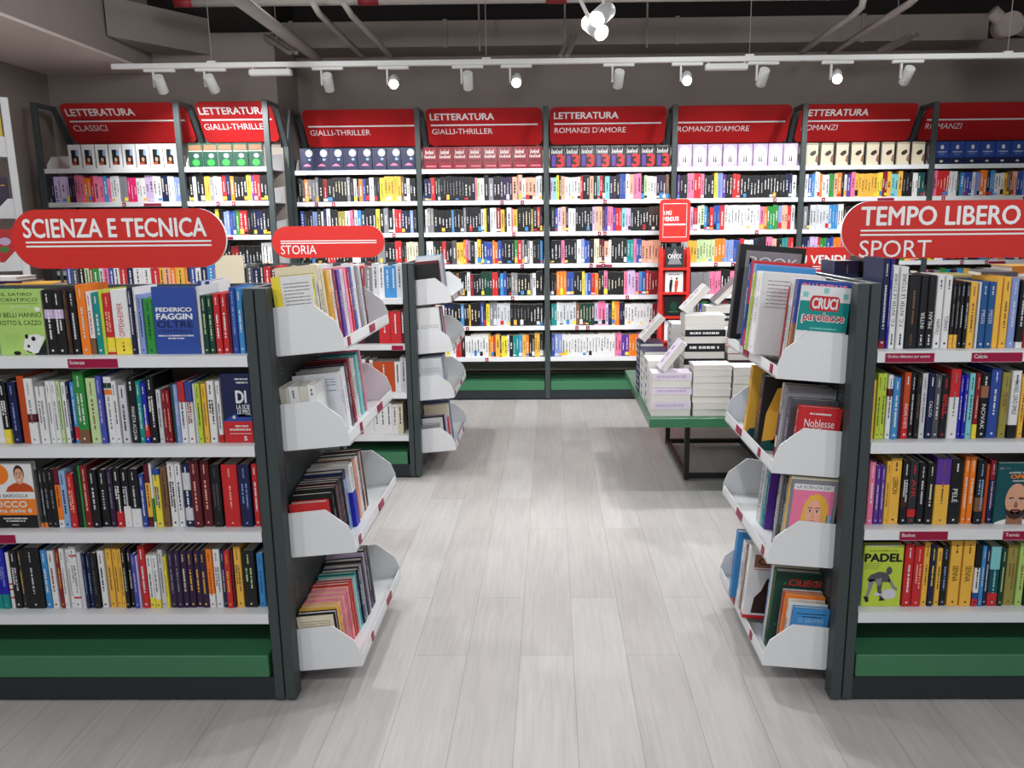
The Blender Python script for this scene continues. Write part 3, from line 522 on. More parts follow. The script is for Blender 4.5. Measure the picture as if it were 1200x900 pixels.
def cv_mag(q, fn, ly, R):
    g = fn; fn = lambda u, v: g(u, .26 + v * .74)
    rect(q, g, .06, .92, .02, .9, pm('n')); ly[0] = 1; rect(q, g, .06, .9, .885, .955, pm('w'))
    poly(q, fn, [(.3, .12), (.28, .4), (.32, .62), (.42, .76), (.58, .8), (.74, .74), (.83, .6), (.84, .4), (.8, .14)], pm('Y')); rect(q, fn, .82, .92, .34, .46, pm('z')); ly[0] = 2
    poly(q, fn, [(.06, .0), (.12, .18), (.3, .24), (.46, .2), (.66, .2), (.8, .12), (.84, .0)], pm('F')); ell(q, fn, .53, .46, .165, .25, pm('f'), 24); ly[0] = 3
    poly(q, fn, [(.37, .62), (.46, .69), (.62, .70), (.68, .6), (.70, .45), (.74, .74), (.58, .8), (.42, .76), (.34, .6)], pm('Y'))
    put_text(q, 'LA SCIENZA DEI', g, .12, .82, .905, .94, pm('E'), .0)
    for u in (.455, .60): ell(q, fn, u, .51, .042, .022, pm('w'), 12); rect(q, fn, u - .05, u + .05, .56, .575, pm('h'))
    poly(q, fn, [(.515, .5), (.54, .5), (.56, .4), (.50, .4)], pm('F')); ell(q, fn, .53, .325, .085, .04, pm('d'), 14); ly[0] = 4; ell(q, fn, .53, .335, .065, .02, pm('w'), 12)
    for u in (.455, .60): ell(q, fn, u, .51, .02, .02, pm('H'), 10); rect(q, fn, u - .042, u + .042, .527, .535, pm('H'))
    for i in range(4): poly(q, fn, [(.68 + i * .03, .16), (.705 + i * .03, .16), (.70 + i * .03, .42 - i * .03), (.675 + i * .03, .42 - i * .03)], pm('f'))
def cv_25(q, fn, ly, R):
    w = pm('z'); marks(q, fn, .1, .9, .9, .016, pm('k'), R); marks(q, fn, .25, .8, .85, .016, pm('k'), R); put_text(q, '25 GRAMMI', fn, .15, .85, .75, .82, w, .02); put_text(q, 'DI FELICITÀ', fn, .13, .87, .65, .735, w, .02)
def cv_cil(q, fn, ly, R):
    put_text(q, 'CILIEGI', fn, .3, .98, .83, .91, pm('r'), .03)
    for i in range(22): ell(q, fn, R.uniform(.05, .95), R.uniform(.05, .95), .025, .014, pm('g' if i % 3 else 'R'), 8)
def cv_bear(q, fn, ly, R):
    rect(q, fn, 0, 1, 0, .05, pm('r')); rect(q, fn, .1, .95, .72, .9, pm('X')); put_text(q, 'CA', fn, .18, .5, .76, .85, pm('H'), .0)
    poly(q, fn, [(.15, .08), (.18, .3), (.3, .4), (.38, .56), (.5, .62), (.66, .6), (.74, .52), (.86, .44), (.95, .3), (.92, .08)], pm('H')); ly[0] = 1; ell(q, fn, .8, .4, .07, .1, pm('X'), 12); rect(q, fn, .1, .95, .69, .7, pm('r'))
def cv_dark(q, fn, ly, R):
    poly(q, fn, [(.1, .1), (.9, .1), (.85, .6), (.6, .9), (.3, .85), (.12, .5)], pm('Y')); ly[0] = 1
    poly(q, fn, [(.3, .1), (.45, .3), (.5, .5), (.62, .52), (.75, .3), (.9, .1)], pm('O')); poly(q, fn, [(.0, 0), (1, 0), (.9, .12), (.4, .16), (.1, .12)], pm('T')); ell(q, fn, .72, .78, .04, .025, pm('c'))
tb = lambda *a: tray_books(-.894, 1, 2.40, *a)
tb(ZL[0], [(.020, .236, .135, 'y', 'i', [], dict(back=back_text('y', 'E', 14, .9, 'w'))), (.014, .222, .14, 'w', 'e'), (.014, .2, .14, 'k', None), (.036, .262, .142, 'c', 'E', [], dict(back=back_text(None, 'i', 6))), (.024, .25, .145, 'c', None), (.034, .24, .155, 'Y', 'O'), (.022, .24, .155, 'w', 'e'),
   (.034, .24, .158, 'R', 'f'), (.04, .235, .16, 'v', 'W'), (.04, .235, .162, 'W', 'd'), (.034, .24, .164, 'n', 'w'), (.024, .232, .164, 'r', 'w'), (.038, .235, .166, 'b', 'w'), (.04, .24, .168, 'w', 'e'), (.044, .235, .168, 'e', 'w'), (.034, .23, .168, 'W', 'e'), (.024, .225, .168, 'm', 'w')], 'left front', 'top')
# four books turned with their narrow sides to the viewer in the second tray
T2 = Matrix.Translation((-.894 + .036, 2.46, ZL[1])) @ Matrix.Rotation(-TILT, 4, 'Y')
u = .010
for k, (t, c, rev) in enumerate(((.029, 'W', 1), (.032, 'w', 0), (.029, 'W', 1), (.027, 'w', 0))):
    p = T2 @ Vector((u + t / 2, .012 + (.118 if rev else 0), .0065)); u += t
    make_book(p, t - .0004, .196, .116, c, (), None if rev else 'E', None if rev else ('LOVE', .42, .72), math.pi if rev else 0, -TILT,
              'white book turned %s outward, %s from back panel, second left front tray' % ('page-edge' if rev else 'LOVE-spine', ORD(k + 1)), 'books in the second tray of the left front end display')
tb(ZL[1], [(.05, .21, .165, 'W', 'b', [], dict(back=back_text(None, 'b', 5))), (.045, .215, .165, 'w', 'd'), (.034, .22, .16, 'V', 'e'), (.02, .22, .16, 'm', 'w'), (.036, .23, .16, 'R', 'f'), (.03, .215, .15, 'e', 'w'), (.03, .22, .15, 'W', 'e'), (.026, .215, .15, 'w', 'e'), (.03, .22, .155, 'a', 'w'), (.034, .225, .155, 't', 'w'), (.022, .23, .155, 'n', 'w')], 'left front', 'second', .135)
tb(ZL[2], [(.03, .172, .135, 'r', 'R', [], dict(back=back_text(None, 'd', 12, .8))), (.024, .19, .145, 'k', 'e'), (.02, .2, .15, 'k', 'd'), (.022, .2, .15, 'm', 'e'), (.022, .205, .15, 'k', 'd'), (.024, .205, .15, 'V', 'e'), (.022, .205, .15, 'k', 'd'), (.04, .215, .15, 'z', 'b', [(.86, 1, 'B')]), (.05, .225, .16, 'u', 'B', [(.56, 1, 'w')], dict(title=('SALLY ROONEY', .05, .42))), (.03, .225, .155, 'k', 'h'),
   (.03, .22, .155, 'f', 'd'), (.03, .22, .155, 'w', 'n'), (.034, .225, .155, 'K', 'W'), (.02, .22, .15, 'f', 'w'), (.03, .225, .15, 'k', 'h')], 'left front', 'third')
tb(ZL[3], [(.008, .182, .132, 'c', None, [], dict(back=back_text(None, 'h', 10))), (.008, .186, .135, 'k', None), (.008, .186, .135, 'W', None), (.008, .186, .135, 'k', None), (.010, .192, .138, 'Y', None), (.02, .192, .14, 'Y', 'h')] +
   [(.0155, .192 + .001 * i, .14, 'n' if i % 2 else 'f', 'd') for i in range(7)] + [(.02, .205, .145, 'r', 'f'), (.02, .205, .145, 'r', 'f'), (.032, .205, .145, 'a', 'w'), (.02, .212, .148, 't', 'w'), (.028, .212, .15, 'B', 'w'), (.03, .215, .15, 'e', 'W'), (.03, .225, .155, 'K', 'e'), (.02, .235, .155, 'L', 'E'), (.034, .24, .155, 'k', 'W'), (.03, .235, .155, 'k', 'e')], 'left front', 'lowest')
tb = lambda *a: tray_books(.946, -1, 2.40, *a)
tb(ZR[0], [(.012, .286, .172, 'w', None, [], dict(face=cv_cruci, label='white and teal puzzle book lettered CRUCI parolacce in the top right tray')), (.03, .302, .19, 'b', 'Y', [(0, .55, 'X')], dict(face=cv_quad, label='blue book lettered QUADERNO in pink behind the puzzle book')), (.014, .28, .17, 'W', None), (.024, .3, .17, 'R', 'k', [(.85, 1, 'V')]), (.014, .3, .17, 'w', 'k'),
   (.02, .3, .17, 'W', 'k'), (.03, .29, .165, 'e', 'W'), (.012, .27, .165, 'r', 'O'), (.06, .275, .21, 'w', 'E', [], dict(gap=.05, u=.238, lift=.033, face=back_text(None, 'e', 8))), (.022, .275, .21, 'W', 'e', [], dict(u=.238, lift=.033)), (.02, .265, .21, 'l', 'g', [], dict(u=.242, lift=.033)), (.016, .292, .205, 's', None, [], dict(u=.232, lift=.033)), (.03, .296, .205, 'S', 'w', [], dict(u=.232, lift=.033)), (.03, .306, .205, 'r', 'G', [(.2, .5, 'G')], dict(u=.232, lift=.033)), (.03, .298, .205, 'b', 'w', [], dict(u=.232, lift=.033)),
   (.05, .345, .238, 'k', 'e', [], dict(face=cv_book, u=.262, lift=.047, gap=.04, label='huge black art book lettered BOOK at the far end of the top right tray'))], 'right front', 'top')
tb(ZR[1], [(.028, .215, .152, 'r', 'w', [], dict(face=cv_nob, label='red book lettered Noblesse oblige in the second right tray')), (.02, .205, .15, 'O', 'h'), (.03, .228, .17, 'E', 'L'), (.05, .26, .178, 'e', 'w', [], {}), (.03, .258, .17, 'c', 'v', [(.3, .6, 'V'), (0, .15, 'R')]), (.036, .235, .15, 'Y', 'O'), (.05, .26, .178, 'k', 'o', [], dict(gap=.04, u=.203, face=cv_dark, label='black book with an orange landscape cover in the second right tray')),
   (.03, .25, .15, 'm', 'W'), (.028, .27, .165, 'd', 'k'), (.03, .27, .17, 'B', 'o'), (.03, .265, .17, 'Y', 'b', [], dict(gap=.03, u=.203, face=cv_dark)), (.03, .28, .17, 'b', 'w'), (.026, .25, .15, 'z', 'B')], 'right front', 'second')
tb(ZR[2], [(.008, .282, .172, 'e', None, [], dict(face=cv_mag, label='magazine with a smiling blonde woman on pink in the third right tray')), (.008, .29, .172, 'c', None), (.012, .285, .17, 'Y', None), (.022, .268, .17, 'T', 'a'), (.02, .262, .165, 'k', 'w'), (.024, .26, .165, 'k', 'e'), (.026, .262, .165, 'E', 'e'), (.014, .25, .16, 'W', None), (.022, .25, .16, 'e', 'w'),
   (.075, .235, .12, 'k', 'W', [], dict(gap=.045)), (.012, .25, .15, 'v', 'w'), (.032, .262, .155, 't', 'w'), (.05, .255, .16, 'W', 'k', [], dict(title='SMEMORELL')), (.024, .25, .15, 'E', 'w')], 'right front', 'third')
tb(ZR[3], [(.018, .206, .135, 's', 'B', [], dict(face=cv_25, label='blue book lettered 25 GRAMMI DI FELICITA in the lowest right tray')), (.03, .214, .14, 'w', 'e', [], {}), (.016, .225, .15, 'o', 'w'), (.018, .225, .15, 'O', 'f'), (.012, .225, .15, 'W', None), (.034, .285, .18, 'G', 'g', [], dict(face=cv_cil, label='dark green book lettered CILIEGI in red in the lowest right tray')), (.012, .29, .18, 'c', None), (.016, .28, .18, 'z', 'b'), (.016, .27, .17, 'B', 'z'),
   (.034, .275, .185, 'w', 'e', [(0, .05, 'r')], dict(gap=.06, u=.228, lift=.033, face=cv_bear, label='white book with a brown bear on its cover in the lowest right tray')), (.03, .25, .17, 'h', 'w', [], dict(gap=.02, u=.222, lift=.033)), (.022, .25, .17, 'W', 'b', [], dict(u=.222, lift=.033)), (.024, .25, .17, 'w', 'b', [], dict(u=.222, lift=.033)), (.034, .265, .185, 's', 'b', [], dict(gap=.03, u=.235, lift=.033)), (.03, .30, .17, 'b', 'w')], 'right front', 'lowest')
tb = lambda *a: tray_books(-.857, 1, 4.80, *a)
tb(Z2[0], [(.03, .235, .15, 'k', None), (.03, .25, .155, 'm', 'W'), (.05, .275, .17, 'W', 'e'), (.05, .28, .175, 'z', 'w'), (.04, .25, .17, 'e', 'w')], 'second left', 'top')
tb(Z2[1], [(.036, .27, .15, 'w', None, [], dict(back=back_text(None, 'e', 2, .6))), (.03, .26, .15, 'S', 'w'), (.03, .26, .15, 'T', 'w'), (.04, .255, .15, 'W', 'e'), (.03, .26, .155, 'N', 'w'), (.03, .25, .15, 'w', 'n')], 'second left', 'second')
tb(Z2[2], [(.04, .25, .155, 'W', None, [], dict(back=back_text(None, 'e', 3, .75))), (.04, .25, .155, 'z', 'w'), (.04, .25, .155, 'S', 'w'), (.05, .245, .155, 'W', 'e'), (.04, .24, .155, 'c', 'h'), (.05, .25, .15, 'e', 'w')], 'second left', 'third')
tb(Z2[3], [(.03, .17, .12, 'e', None), (.02, .2, .14, 'W', 'k'), (.03, .21, .15, 'k', 'W'), (.03, .21, .16, 'L', 'W'), (.05, .175, .17, 'r', 'y'), (.04, .26, .17, 'c', 'h'), (.04, .27, .17, 'b', 'w'), (.04, .27, .165, 'z', 'w')], 'second left', 'lowest')

# ------------------------------------------------------------------ simple small books (far shelves): one mesh each
_sb = {}
def small_book(loc, t, h, d, col, ink, label, group, rz=0, bands=()):
    mb = MB(); e = .0016; c = pm(col); q = pm(ink) if ink else None
    mb.box(-t / 2, t / 2, 0, .002, 0, h, c); mb.box(-t / 2, -t / 2 + e, .002, d, 0, h, c); mb.box(t / 2 - e, t / 2, .002, d, 0, h, c); mb.box(-t / 2 + e, t / 2 - e, .002, d - .003, .002, h - .003, PAGE)
    R = random.Random(int(loc[0] * 1000))
    if q: marks(mb, lambda u, v: (v, -.0006, h - u), h * .1, h * .7, 0, min(t * .35, .008), q, R)
    for a, b, k in bands: mb.box(-t / 2 - .0003, t / 2 + .0003, -.0005, .002, a * h, b * h, pm(k))
    o = mb.build('book'); o.matrix_basis = Matrix.Translation((loc[0], loc[1], loc[2] + .0008)) @ Matrix.Rotation(rz, 4, 'Z'); tag(o, label, 'book', group); return o
# second left bookcase: what shows over the front one and beside the aisle
SU = 'second left bookcase'
top2 = 'b5 E6 k6 p4 R3 g6 W4 n5 b5 w5 r7 B6 w8 w8 r8 Y4 f6 o5 Y8 o5 b5 w5 B6 s7 n5 Y9 w8 k7 E6 B6 k4 r6 m5 r5 r5 k7 B6 w8 c9 W7 e6 h7 W6 n5 w6 r4 e7 W6 w5 s6 s5 W6'
def small_row(spec, xs, xe, Y, z, hr, unit, shelf, D_=.14):
    toks = [(k[0], float(k[1:])) for k in spec.split()]; tot = sum(w for _, w in toks); x = xs; n = len(toks)
    for i, (c, w) in enumerate(toks):
        t = w / tot * (xe - xs); R = random.Random(i * 7 + int(z * 50)); h = R.uniform(*hr); ink = 'k' if c in 'wWcYypLanf' else 'w'
        small_book((x + t / 2, Y + R.uniform(0, .006), z), t - .0008, h, D_, c, ink, '%s, %s from dark post, %s shelf, %s' % (book_words(t, c, (), None, h), ORD(n - i), shelf, unit), 'books on the %s shelf of the %s' % (shelf, unit)); x += t
small_row(top2, -2.93, -.895, 4.845, SH2[0], (.185, .208), SU, 'top')
small_row('k9 h6 w7 k8 B7 m6 k20 r14 r14 m5', -1.35, -.895, 4.845, SH2[1], (.19, .21), SU, 'second')
small_row('k9 w7 r8 W9 g7 m6 w6 m6 w5 O34 w9 W10', -1.35, -.895, 4.845, SH2[2], (.18, .215), SU, 'third')
small_row('w9 k7 b8 w9 r7 w16 w9 w9 w9 w8 c8', -1.35, -.93, 4.845, SH2[3], (.18, .2), SU, 'lowest')
for k, (x, c) in enumerate(((-1.155, 'b'), (-1.11, 'E'), (-1.065, 'E'), (-1.01, 'd'))): pass
o = small_book((-1.93, 4.83, SH2[0]), .17, .262, .012, 'c', None, 'pale cream booklet standing in front of the top shelf, rising above the second left bookcase', None)

# lying books on the rear shelves of the front bookcases
def flat_book(loc, w, l, t, col, label, group, rz=0, ink=None, name='book', supp=None):
    o = empty(name, loc, rz, label, 'book', group); c = MB(); e = .002; m = pm(col)
    c.box(0, w, 0, l, 0, e, m); c.box(0, w, 0, l, t - e, t, m); c.box(0, w, 0, e, e, t - e, m)
    if ink: 
        R = random.Random(int(loc[0] * 999)); marks(c, lambda u, v: (u, -.0006, v), w * .12, w * .8, t / 2, t * .4, pm(ink), R)
    c.build('cover', o); p = MB(); p.box(.003, w - .003, e, l - .004, e, t - e, PAGE); p.build('page_block', o); return o
rear = 'books on the rear top shelf of the front bookcases'
for k in range(12): small_book((-2.10 + k * .028, 3.0, SH[0]), .026, .165, .14, 'kwBrwk'[k % 6], None, 'book under the lying ones behind the left front bookcase, %s from the left' % ORD(k + 1), rear)
for k in range(13): small_book((1.38 + k * .028, 3.0, SH[0]), .026, .162, .14, 'wkbwRk'[k % 6], None, 'book under the lying ones behind the right front bookcase, %s from the left' % ORD(k + 1), rear)
zt = SH[0] + .1655
flat_book((-2.12, 2.90, zt), .2, .14, .034, 'V', 'dark purple book lying flat behind the top of the left front bookcase', rear, 0, 'W')
flat_book((-2.12, 2.91, zt + .0345), .17, .13, .014, 'w', 'white book lying on the dark purple one behind the left bookcase', rear, .05)
flat_book((-1.915, 2.90, zt), .125, .19, .012, 'K', 'charcoal book lying flat behind the left front bookcase', rear, .02)
flat_book((-1.96, 2.86, zt + .0125), .16, .15, .014, 'Y', 'amber book lying on top of the charcoal one behind the left bookcase', rear, .22)
zt = SH[0] + .1625
flat_book((1.40, 2.90, zt), .11, .17, .03, 'i', 'olive yellow book lying flat behind the right front bookcase', rear, -.1)
flat_book((1.52, 2.93, zt), .13, .17, .022, 'W', 'greyish white book lying flat behind the right front bookcase', rear, -.15)
flat_book((1.54, 2.92, zt + .0225), .12, .17, .018, 'E', 'dark grey book lying on the greyish white one behind the right bookcase', rear, -.2)
flat_book((1.66, 2.92, zt), .15, .17, .032, 'w', 'white book lying flat at the right behind the right front bookcase', rear, 0)
flat_book((1.66, 2.94, zt + .0325), .15, .15, .026, 'Y', 'amber book lying on the white one behind the right bookcase', rear, 0)
make_book((1.235, 2.935, SH[0]), .034, .275, .15, 'B', [], 'S', None, 0, 0, 'tall navy book with light blue lettering rising behind the right dark post', rear)
make_book((1.165, 2.90, SH[0]), .10, .26, .15, 'k', [(0, .35, 'B')], 'e', None, 0, 0, 'broad black boxed book rising behind the right dark post', rear)
make_book((1.065, 2.93, SH[0]), .09, .245, .15, 'B', [], 'e', None, 0, 0, 'broad navy boxed book behind the right end display', rear)

# ------------------------------------------------------------------ pill signs
def pill_sign(loc, w, h, lines, label, stem, text_mat=LETT, zfloor=None):
    o = empty('aisle_sign', loc, 0, label, 'sign', 'red pill shaped aisle signs'); b = MB(); r = h / 2 - .001
    b.prism(rrect(-w / 2, w / 2, 0, h, r, 12), lambda u, v, k: (u, .012 * k, v), RED, LETT); b.build('board', o)
    t = MB(); fn = lambda u, v: (u - w / 2, -.0008, v)
    for s, u0, u1, v0, v1, bo in lines:
        if s == '-': rect(t, fn, u0 * w, u1 * w, v0 * h, v1 * h, text_mat)
        else: put_text(t, s, fn, u0 * w, u1 * w, v0 * h, v1 * h, text_mat, bo)
    t.build('lettering', o)
    for x in ((0,) if zfloor else (-w * .3, w * .3)):
        p = MB(); p.tube([(x, .016, -stem), (x, .016, h * .5)], .005, DARK, 8)
        if zfloor: p.tube([(x, .016, -stem), (x, .016, -stem + .006)], .1, DARK, 20)
        p.build('stem', o)
    return o
pill_sign((-1.487, 2.785, 1.414), .743, .2, [('SCIENZA E TECNICA', .06, .91, .53, .84, .03), ('-', .065, .93, .435, .465, 0), ('-', .065, .93, .365, .395, 0)], 'red pill sign reading SCIENZA E TECNICA above the left bookcase', .05)
pill_sign((1.41, 2.785, 1.424), .85, .192, [('TEMPO LIBERO', .075, .70, .58, .9, .03), ('-', .075, .96, .475, .505, 0), ('-', .075, .96, .40, .43, 0), ('SPORT', .075, .36, .02, .32, 0)], 'red pill sign reading TEMPO LIBERO SPORT above the right bookcase', .06)
pill_sign((-1.424, 5.185, 1.351), .72, .2, [('STORIA', .075, .39, .12, .40, .012), ('-', .075, .93, .52, .55, 0), ('-', .075, .93, .45, .48, 0)], 'red pill sign reading STORIA above the second left bookcase', .03)
pill_sign((1.76, 5.2, 1.20), .72, .19, [('PIÙ VENDUTI', .17, .80, .45, .80, .03), ('-', .17, .93, .34, .37, 0), ('-', .17, .93, .27, .30, 0)], 'red pill sign reading PIU VENDUTI on a thin floor stand, right background', 1.20, zfloor=True)

# ------------------------------------------------------------------ wall bookcases
WS = [2.016, 1.753, 1.485, 1.211, .933, .666, .387]
BAY0, BW = -2.2125, 1.0867
stuff = MB(); SR = random.Random(3)
def wall_row(spec, x0, x1, Y, z, hr):
    toks = [(k[0], float(k[1:])) for k in spec.split()]; tot = sum(w for _, w in toks); x = x0
    for c, w in toks:
        run = w / tot * (x1 - x0); n = max(1, round(run / .027)); t = run / n; hh = SR.uniform(*hr)
        ink = pm('k' if c in 'wWcYypLanf' else SR.choice('wWce'))
        for i in range(n):
            zz = z + .001; h = hh + SR.uniform(-.003, .003); a, b = x + i * t, x + (i + 1) * t - .0012; yy = Y + SR.uniform(-.004, .004)
            stuff.box(a, b, yy, yy + .13, zz, zz + h, pm(c)); stuff.box(a + .0015, b - .0015, yy + .002, yy + .128, zz + h, zz + h + .0004, PAGE)
            m = (a + b) / 2; lw = t * SR.uniform(.18, .36); f0 = SR.uniform(.12, .4)
            marks(stuff, lambda u, v: (m + v, yy - .0008, z + h - u), h * f0, h * SR.uniform(.6, .85), 0, lw, ink, SR)
            if SR.random() < .35: stuff.box(a, b, yy - .0005, yy, z + h * .05, z + h * SR.uniform(.1, .3), pm(SR.choice('wyrYWks')))
        x += run
def rand_row(): return ' '.join(SR.choice('kkkkwwWrRbBYyoengtsLVnHc') + str(SR.randint(3, 9)) for _ in range(24))
ROWS = {
 'A': ['B4 L15 V6 n9 o7 r3 n5 n5 s4 n3 w9 e8 N9 w9 L8 w8 B7 w6 S6', None, None, None, None, None],
 'Bx': ['k4 W4 k9 Y6 e4 w5 w4 r5 B5 o4 k14 y5 v3 r7 k8', 'k20 y3 k4 S5 b5 g3 r7 k5 B8 k6', 'k6 e14 k8 R6 k18 w8', None, None, None],
 0: ['k5 E3 o5 e10 e4 k6 R6 k6 k20 e4 k5 w4 k3 o5 b4 k5 w6 k8 y6 Y22 h4 k4 w4 k8', 'b5 k7 k4 S6 k5 w3 B4 W5 k10 i9 w6 n4 R2 W4 s5 B5 k14 y5 k5 e6 k6 w2 r9 B8 k3 S4 k5', 'k30 r10 k20 w10 k20 e10 k12 r8 k6 c14', None, None, None],
 1: ['B9 r5 k4 E3 k32 k14 n3 p3 w6 k6 e6 k9 V16 f6 e2 f5 w4 f14 W8', 'w3 e8 k6 k18 s3 k13 e3 k20 W4 y3 k5 w8 R6 Y5 k3 w6 n2 Y6 k6 k12 i3 k5 r4 k3', 'w9 k12 r5 k8 E6 Y9 o3 n3 e3 k6 w3 Y5 k4 b11 o3 o4 b5 B3 k14 g4 r6 e3 k4 e3 w4 k10 s3', 'w10 b6 k20 h4 k10 w4 R4 k10 G14 r7 k3 s4 b4 k6 e8 k16 e3 w4 k9', 'r9 w10 B12 k8 s4 k6 Y2 k12 b4 k3 y4 e9 W16 k24 k16', 'k9 y9 w14 w4 r8 k5 w8 w16 w8 Y3 o4 O3 Y6 k2 y8 w3 k5 t8 s5 Y5 o4 k8 Y7 k5'],
 2: ['L3 a5 y3 k3 f5 w20 r3 k9 f5 k5 a3 r4 k3 a6 V9 k4 b8 w5 f5 n10 k4 p4 w8 W4 V12 h4', 'k5 b3 L4 f5 V3 w8 k3 k16 L3 f8 k3 v3 n6 v3 r7 a4 L6 k20 H22', 'k12 n4 k14 w5 S4 b6 k5 c6 m6 f5 w3 k18 t8 n3 b6 f12 f10 k8', 'k6 o11 b8 k9 y3 S3 b4 r4 o4 k6 n4 k18 n4 L8 n4 s4 b4 r3 R13 B7', 't6 w3 W18 h4 G16 L4 n8 L3 B4 y3 o5 V4 k2 w30 R7 k4 t4', 'b3 S7 w33 w16 n6 v7 o8 n12 k14'],
 3: ['v3 k9 n8 r8 n4 k12 y4 S6 v4 k8 r9 k32 k22 B8 w5', 'v9 L9 r5 w3 p4 s3 B3 r4 b7 r5 w38 n5 o3 g6 g6 S4 f6 r4 W4', 'k5 W6 Y9 p17 o10 S8 b6 r4 w9 B4 k8 n6 f4 k5 t6 r5', 'k8 B6 e16 n10 k8 n5 k10 w9 r6 k9 b6 w9', None, None],
 4: ['w4 b4 s4 w6 o3 w8 g6 f4 o5 k3 w3 v5 n5 Y26 y6 R6 Y5 a8 Y5 k12 w6 T8', 'e4 k2 W17 s8 w5 k12 r9 k12 w9 b8 k20', None, None, None, None],
 5: ['n4 r12 w8 G3 s4 b8 w3 S5 o7 B3 s5 w9 Y3 h5 f5 b6 S30', None, None, None, None, None]}
def side_frame(o, x, y0):
    for nm, pts in (('upright', None),):
        p = MB(); p.cbox(x - .022, x + .022, y0, y0 + .03, .01, 2.52, DARK, .002); p.build('upright', o)
    p = MB(); p.box(x - .018, x + .018, y0 + .03, y0 + .27, 2.49, 2.52, DARK)
    p.prism([(y0 + .25, 2.52), (y0 + .28, 2.52), (y0 + .49, 2.22), (y0 + .46, 2.20)], lambda u, v, k: (x - .018 + .036 * k, u, v), DARK)
    p.box(x - .018, x + .018, y0 + .455, y0 + .49, .01, 2.21, DARK); p.build('rear_frame', o)
def wall_case(x0, x1, y0, key, label, last=False, tags=True):
    o = empty('tall_bookcase', (0, 0, 0), 0, label, 'bookcase', 'dark framed wall bookcases')
    side_frame(o, x0, y0)
    if last: side_frame(o, x1, y0)
    a, b = x0 + .024, x1 - .024
    p = MB(); p.box(x0 + .02, x1 - .02, y0 + .44, y0 + .454, .19, 2.2, BACKP); p.build('back_panel', o)
    for i, z in enumerate(WS):
        p = MB(); p.box(a, b, y0 + .018, y0 + .438, z - .012, z, WHITE); p.box(a, b, y0 + .010, y0 + .018, z - .036, z + .0005, WHITE); sh = p.build('shelf', o)
        for xx in (a, b - .003):
            p = MB(); p.prism([(y0 + .05, z), (y0 + .43, z), (y0 + .43, z + .13), (y0 + .12, z + .1), (y0 + .05, z + .03)], lambda u, v, k: (xx + .003 * k, u, v), WHITE); p.build('side_bracket', sh)
        if i and tags:
            for j in range(SR.randint(1, 2)):
                xx = SR.uniform(a + .05, b - .1); p = MB(); p.box(xx, xx + .028, y0 + .006, y0 + .010, z - .033, z - .003, TAG)
                p.add([(xx + .008, y0 + .0055, z - .026), (xx + .020, y0 + .0055, z - .026), (xx + .014, y0 + .0055, z - .010)], [(0, 1, 2)], LETT); p.build('price_tag', sh)
            if SR.random() < .4:
                xx = SR.uniform(a + .2, b - .25); p = MB(); p.box(xx, xx + .14, y0 + .006, y0 + .010, z - .032, z - .012, TAG); p.build('shelf_label', sh)
    p = MB(); p.cbox(a + .003, b - .003, y0 + .006, y0 + .44, .088, .166, GREEN, .003); p.build('base_tray', o)
    p = MB(); p.box(a, b, y0 + .009, y0 + .44, .012, .087, DARK2); p.build('plinth', o)
    for k, z in enumerate(WS[1:]): wall_row(ROWS[key][k] or rand_row(), a + .012, b - .012, y0 + .04, z, (.185, .212))
    return o
POS = ['left of the pillar', '', '']
wall_case(-4.045, -2.925, 6.52, 'A', 'wall bookcase under the LETTERATURA CLASSICI header, far left')
wall_case(-2.925, -2.225, 6.52, 'Bx', 'narrow wall bookcase between the CLASSICI bookcase and the main wall run', True)
hd = ['first wall bookcase of the main run, behind the STORIA sign', 'wall bookcase with red face-out books along its top shelf', 'wall bookcase with black and pink face-out books along its top', 'wall bookcase with lilac face-out books on top, behind the red stand',
      'wall bookcase with beige face-out books, behind the right end display', 'wall bookcase with blue face-out books at the right photo edge']
for i in range(6): wall_case(BAY0 + BW * i, BAY0 + BW * (i + 1), 7.05, i, hd[i], i == 5)

for k, z in enumerate(SH):      # the front bookcases go on outside the frame
    wall_row(rand_row(), -2.9, -1.912, YS, z, (.175, .205))
    wall_row(rand_row(), 1.585, 2.6, YS, z, (.175, .205))
# face-out books on the top shelves of the wall
def scrawl(q, fn, u0, u1, v0, v1, k='w'):   # brush lettering too small to read
    n = 9; d = (u1 - u0) / n; m = pm(k)
    for i in range(n):
        a = u0 + i * d; hi = v1 if i % 4 == 0 else v0 + (v1 - v0) * .7; poly(q, fn, [(a, v0), (a + d * .4, v0), (a + d * .75, hi), (a + d * .35, hi)], m)
        if i % 2: rect(q, fn, a, a + d, v0 + (v1 - v0) * .3, v0 + (v1 - v0) * .42, m)
def fo_classici(q, fn): rect(q, fn, .22, .78, .15, .78, pm('k')); rect(q, fn, .25, .6, .16, .25, pm('O')); ell(q, fn, .5, .36, .12, .09, pm('F'), 10); poly(q, fn, [(.55, .55), (.78, .5), (.78, .78), (.6, .78)], pm('z')); rect(q, fn, .2, .8, .86, .88, pm('W'))
def fo_green(q, fn): rect(q, fn, .06, .94, .72, .93, pm('h')); rect(q, fn, .0, 1, .66, .69, pm('c')); ell(q, fn, .5, .2, .28, .14, pm('g'), 12); ell(q, fn, .55, .48, .2, .1, pm('e'), 10)
def fo_navy(q, fn): ell(q, fn, .68, .78, .27, .17, pm('W'), 12); ell(q, fn, .7, .5, .12, .06, pm('z'), 10); poly(q, fn, [(.2, .2), (.35, .28), (.5, .32), (.68, .27), (.8, .2)], pm('n')); 
def fo_red(q, fn): scrawl(q, fn, .16, .8, .68, .88); scrawl(q, fn, .1, .9, .5, .65); rect(q, fn, .1, .85, .36, .42, pm('m')); rect(q, fn, .2, .9, .12, .17, pm('n'))
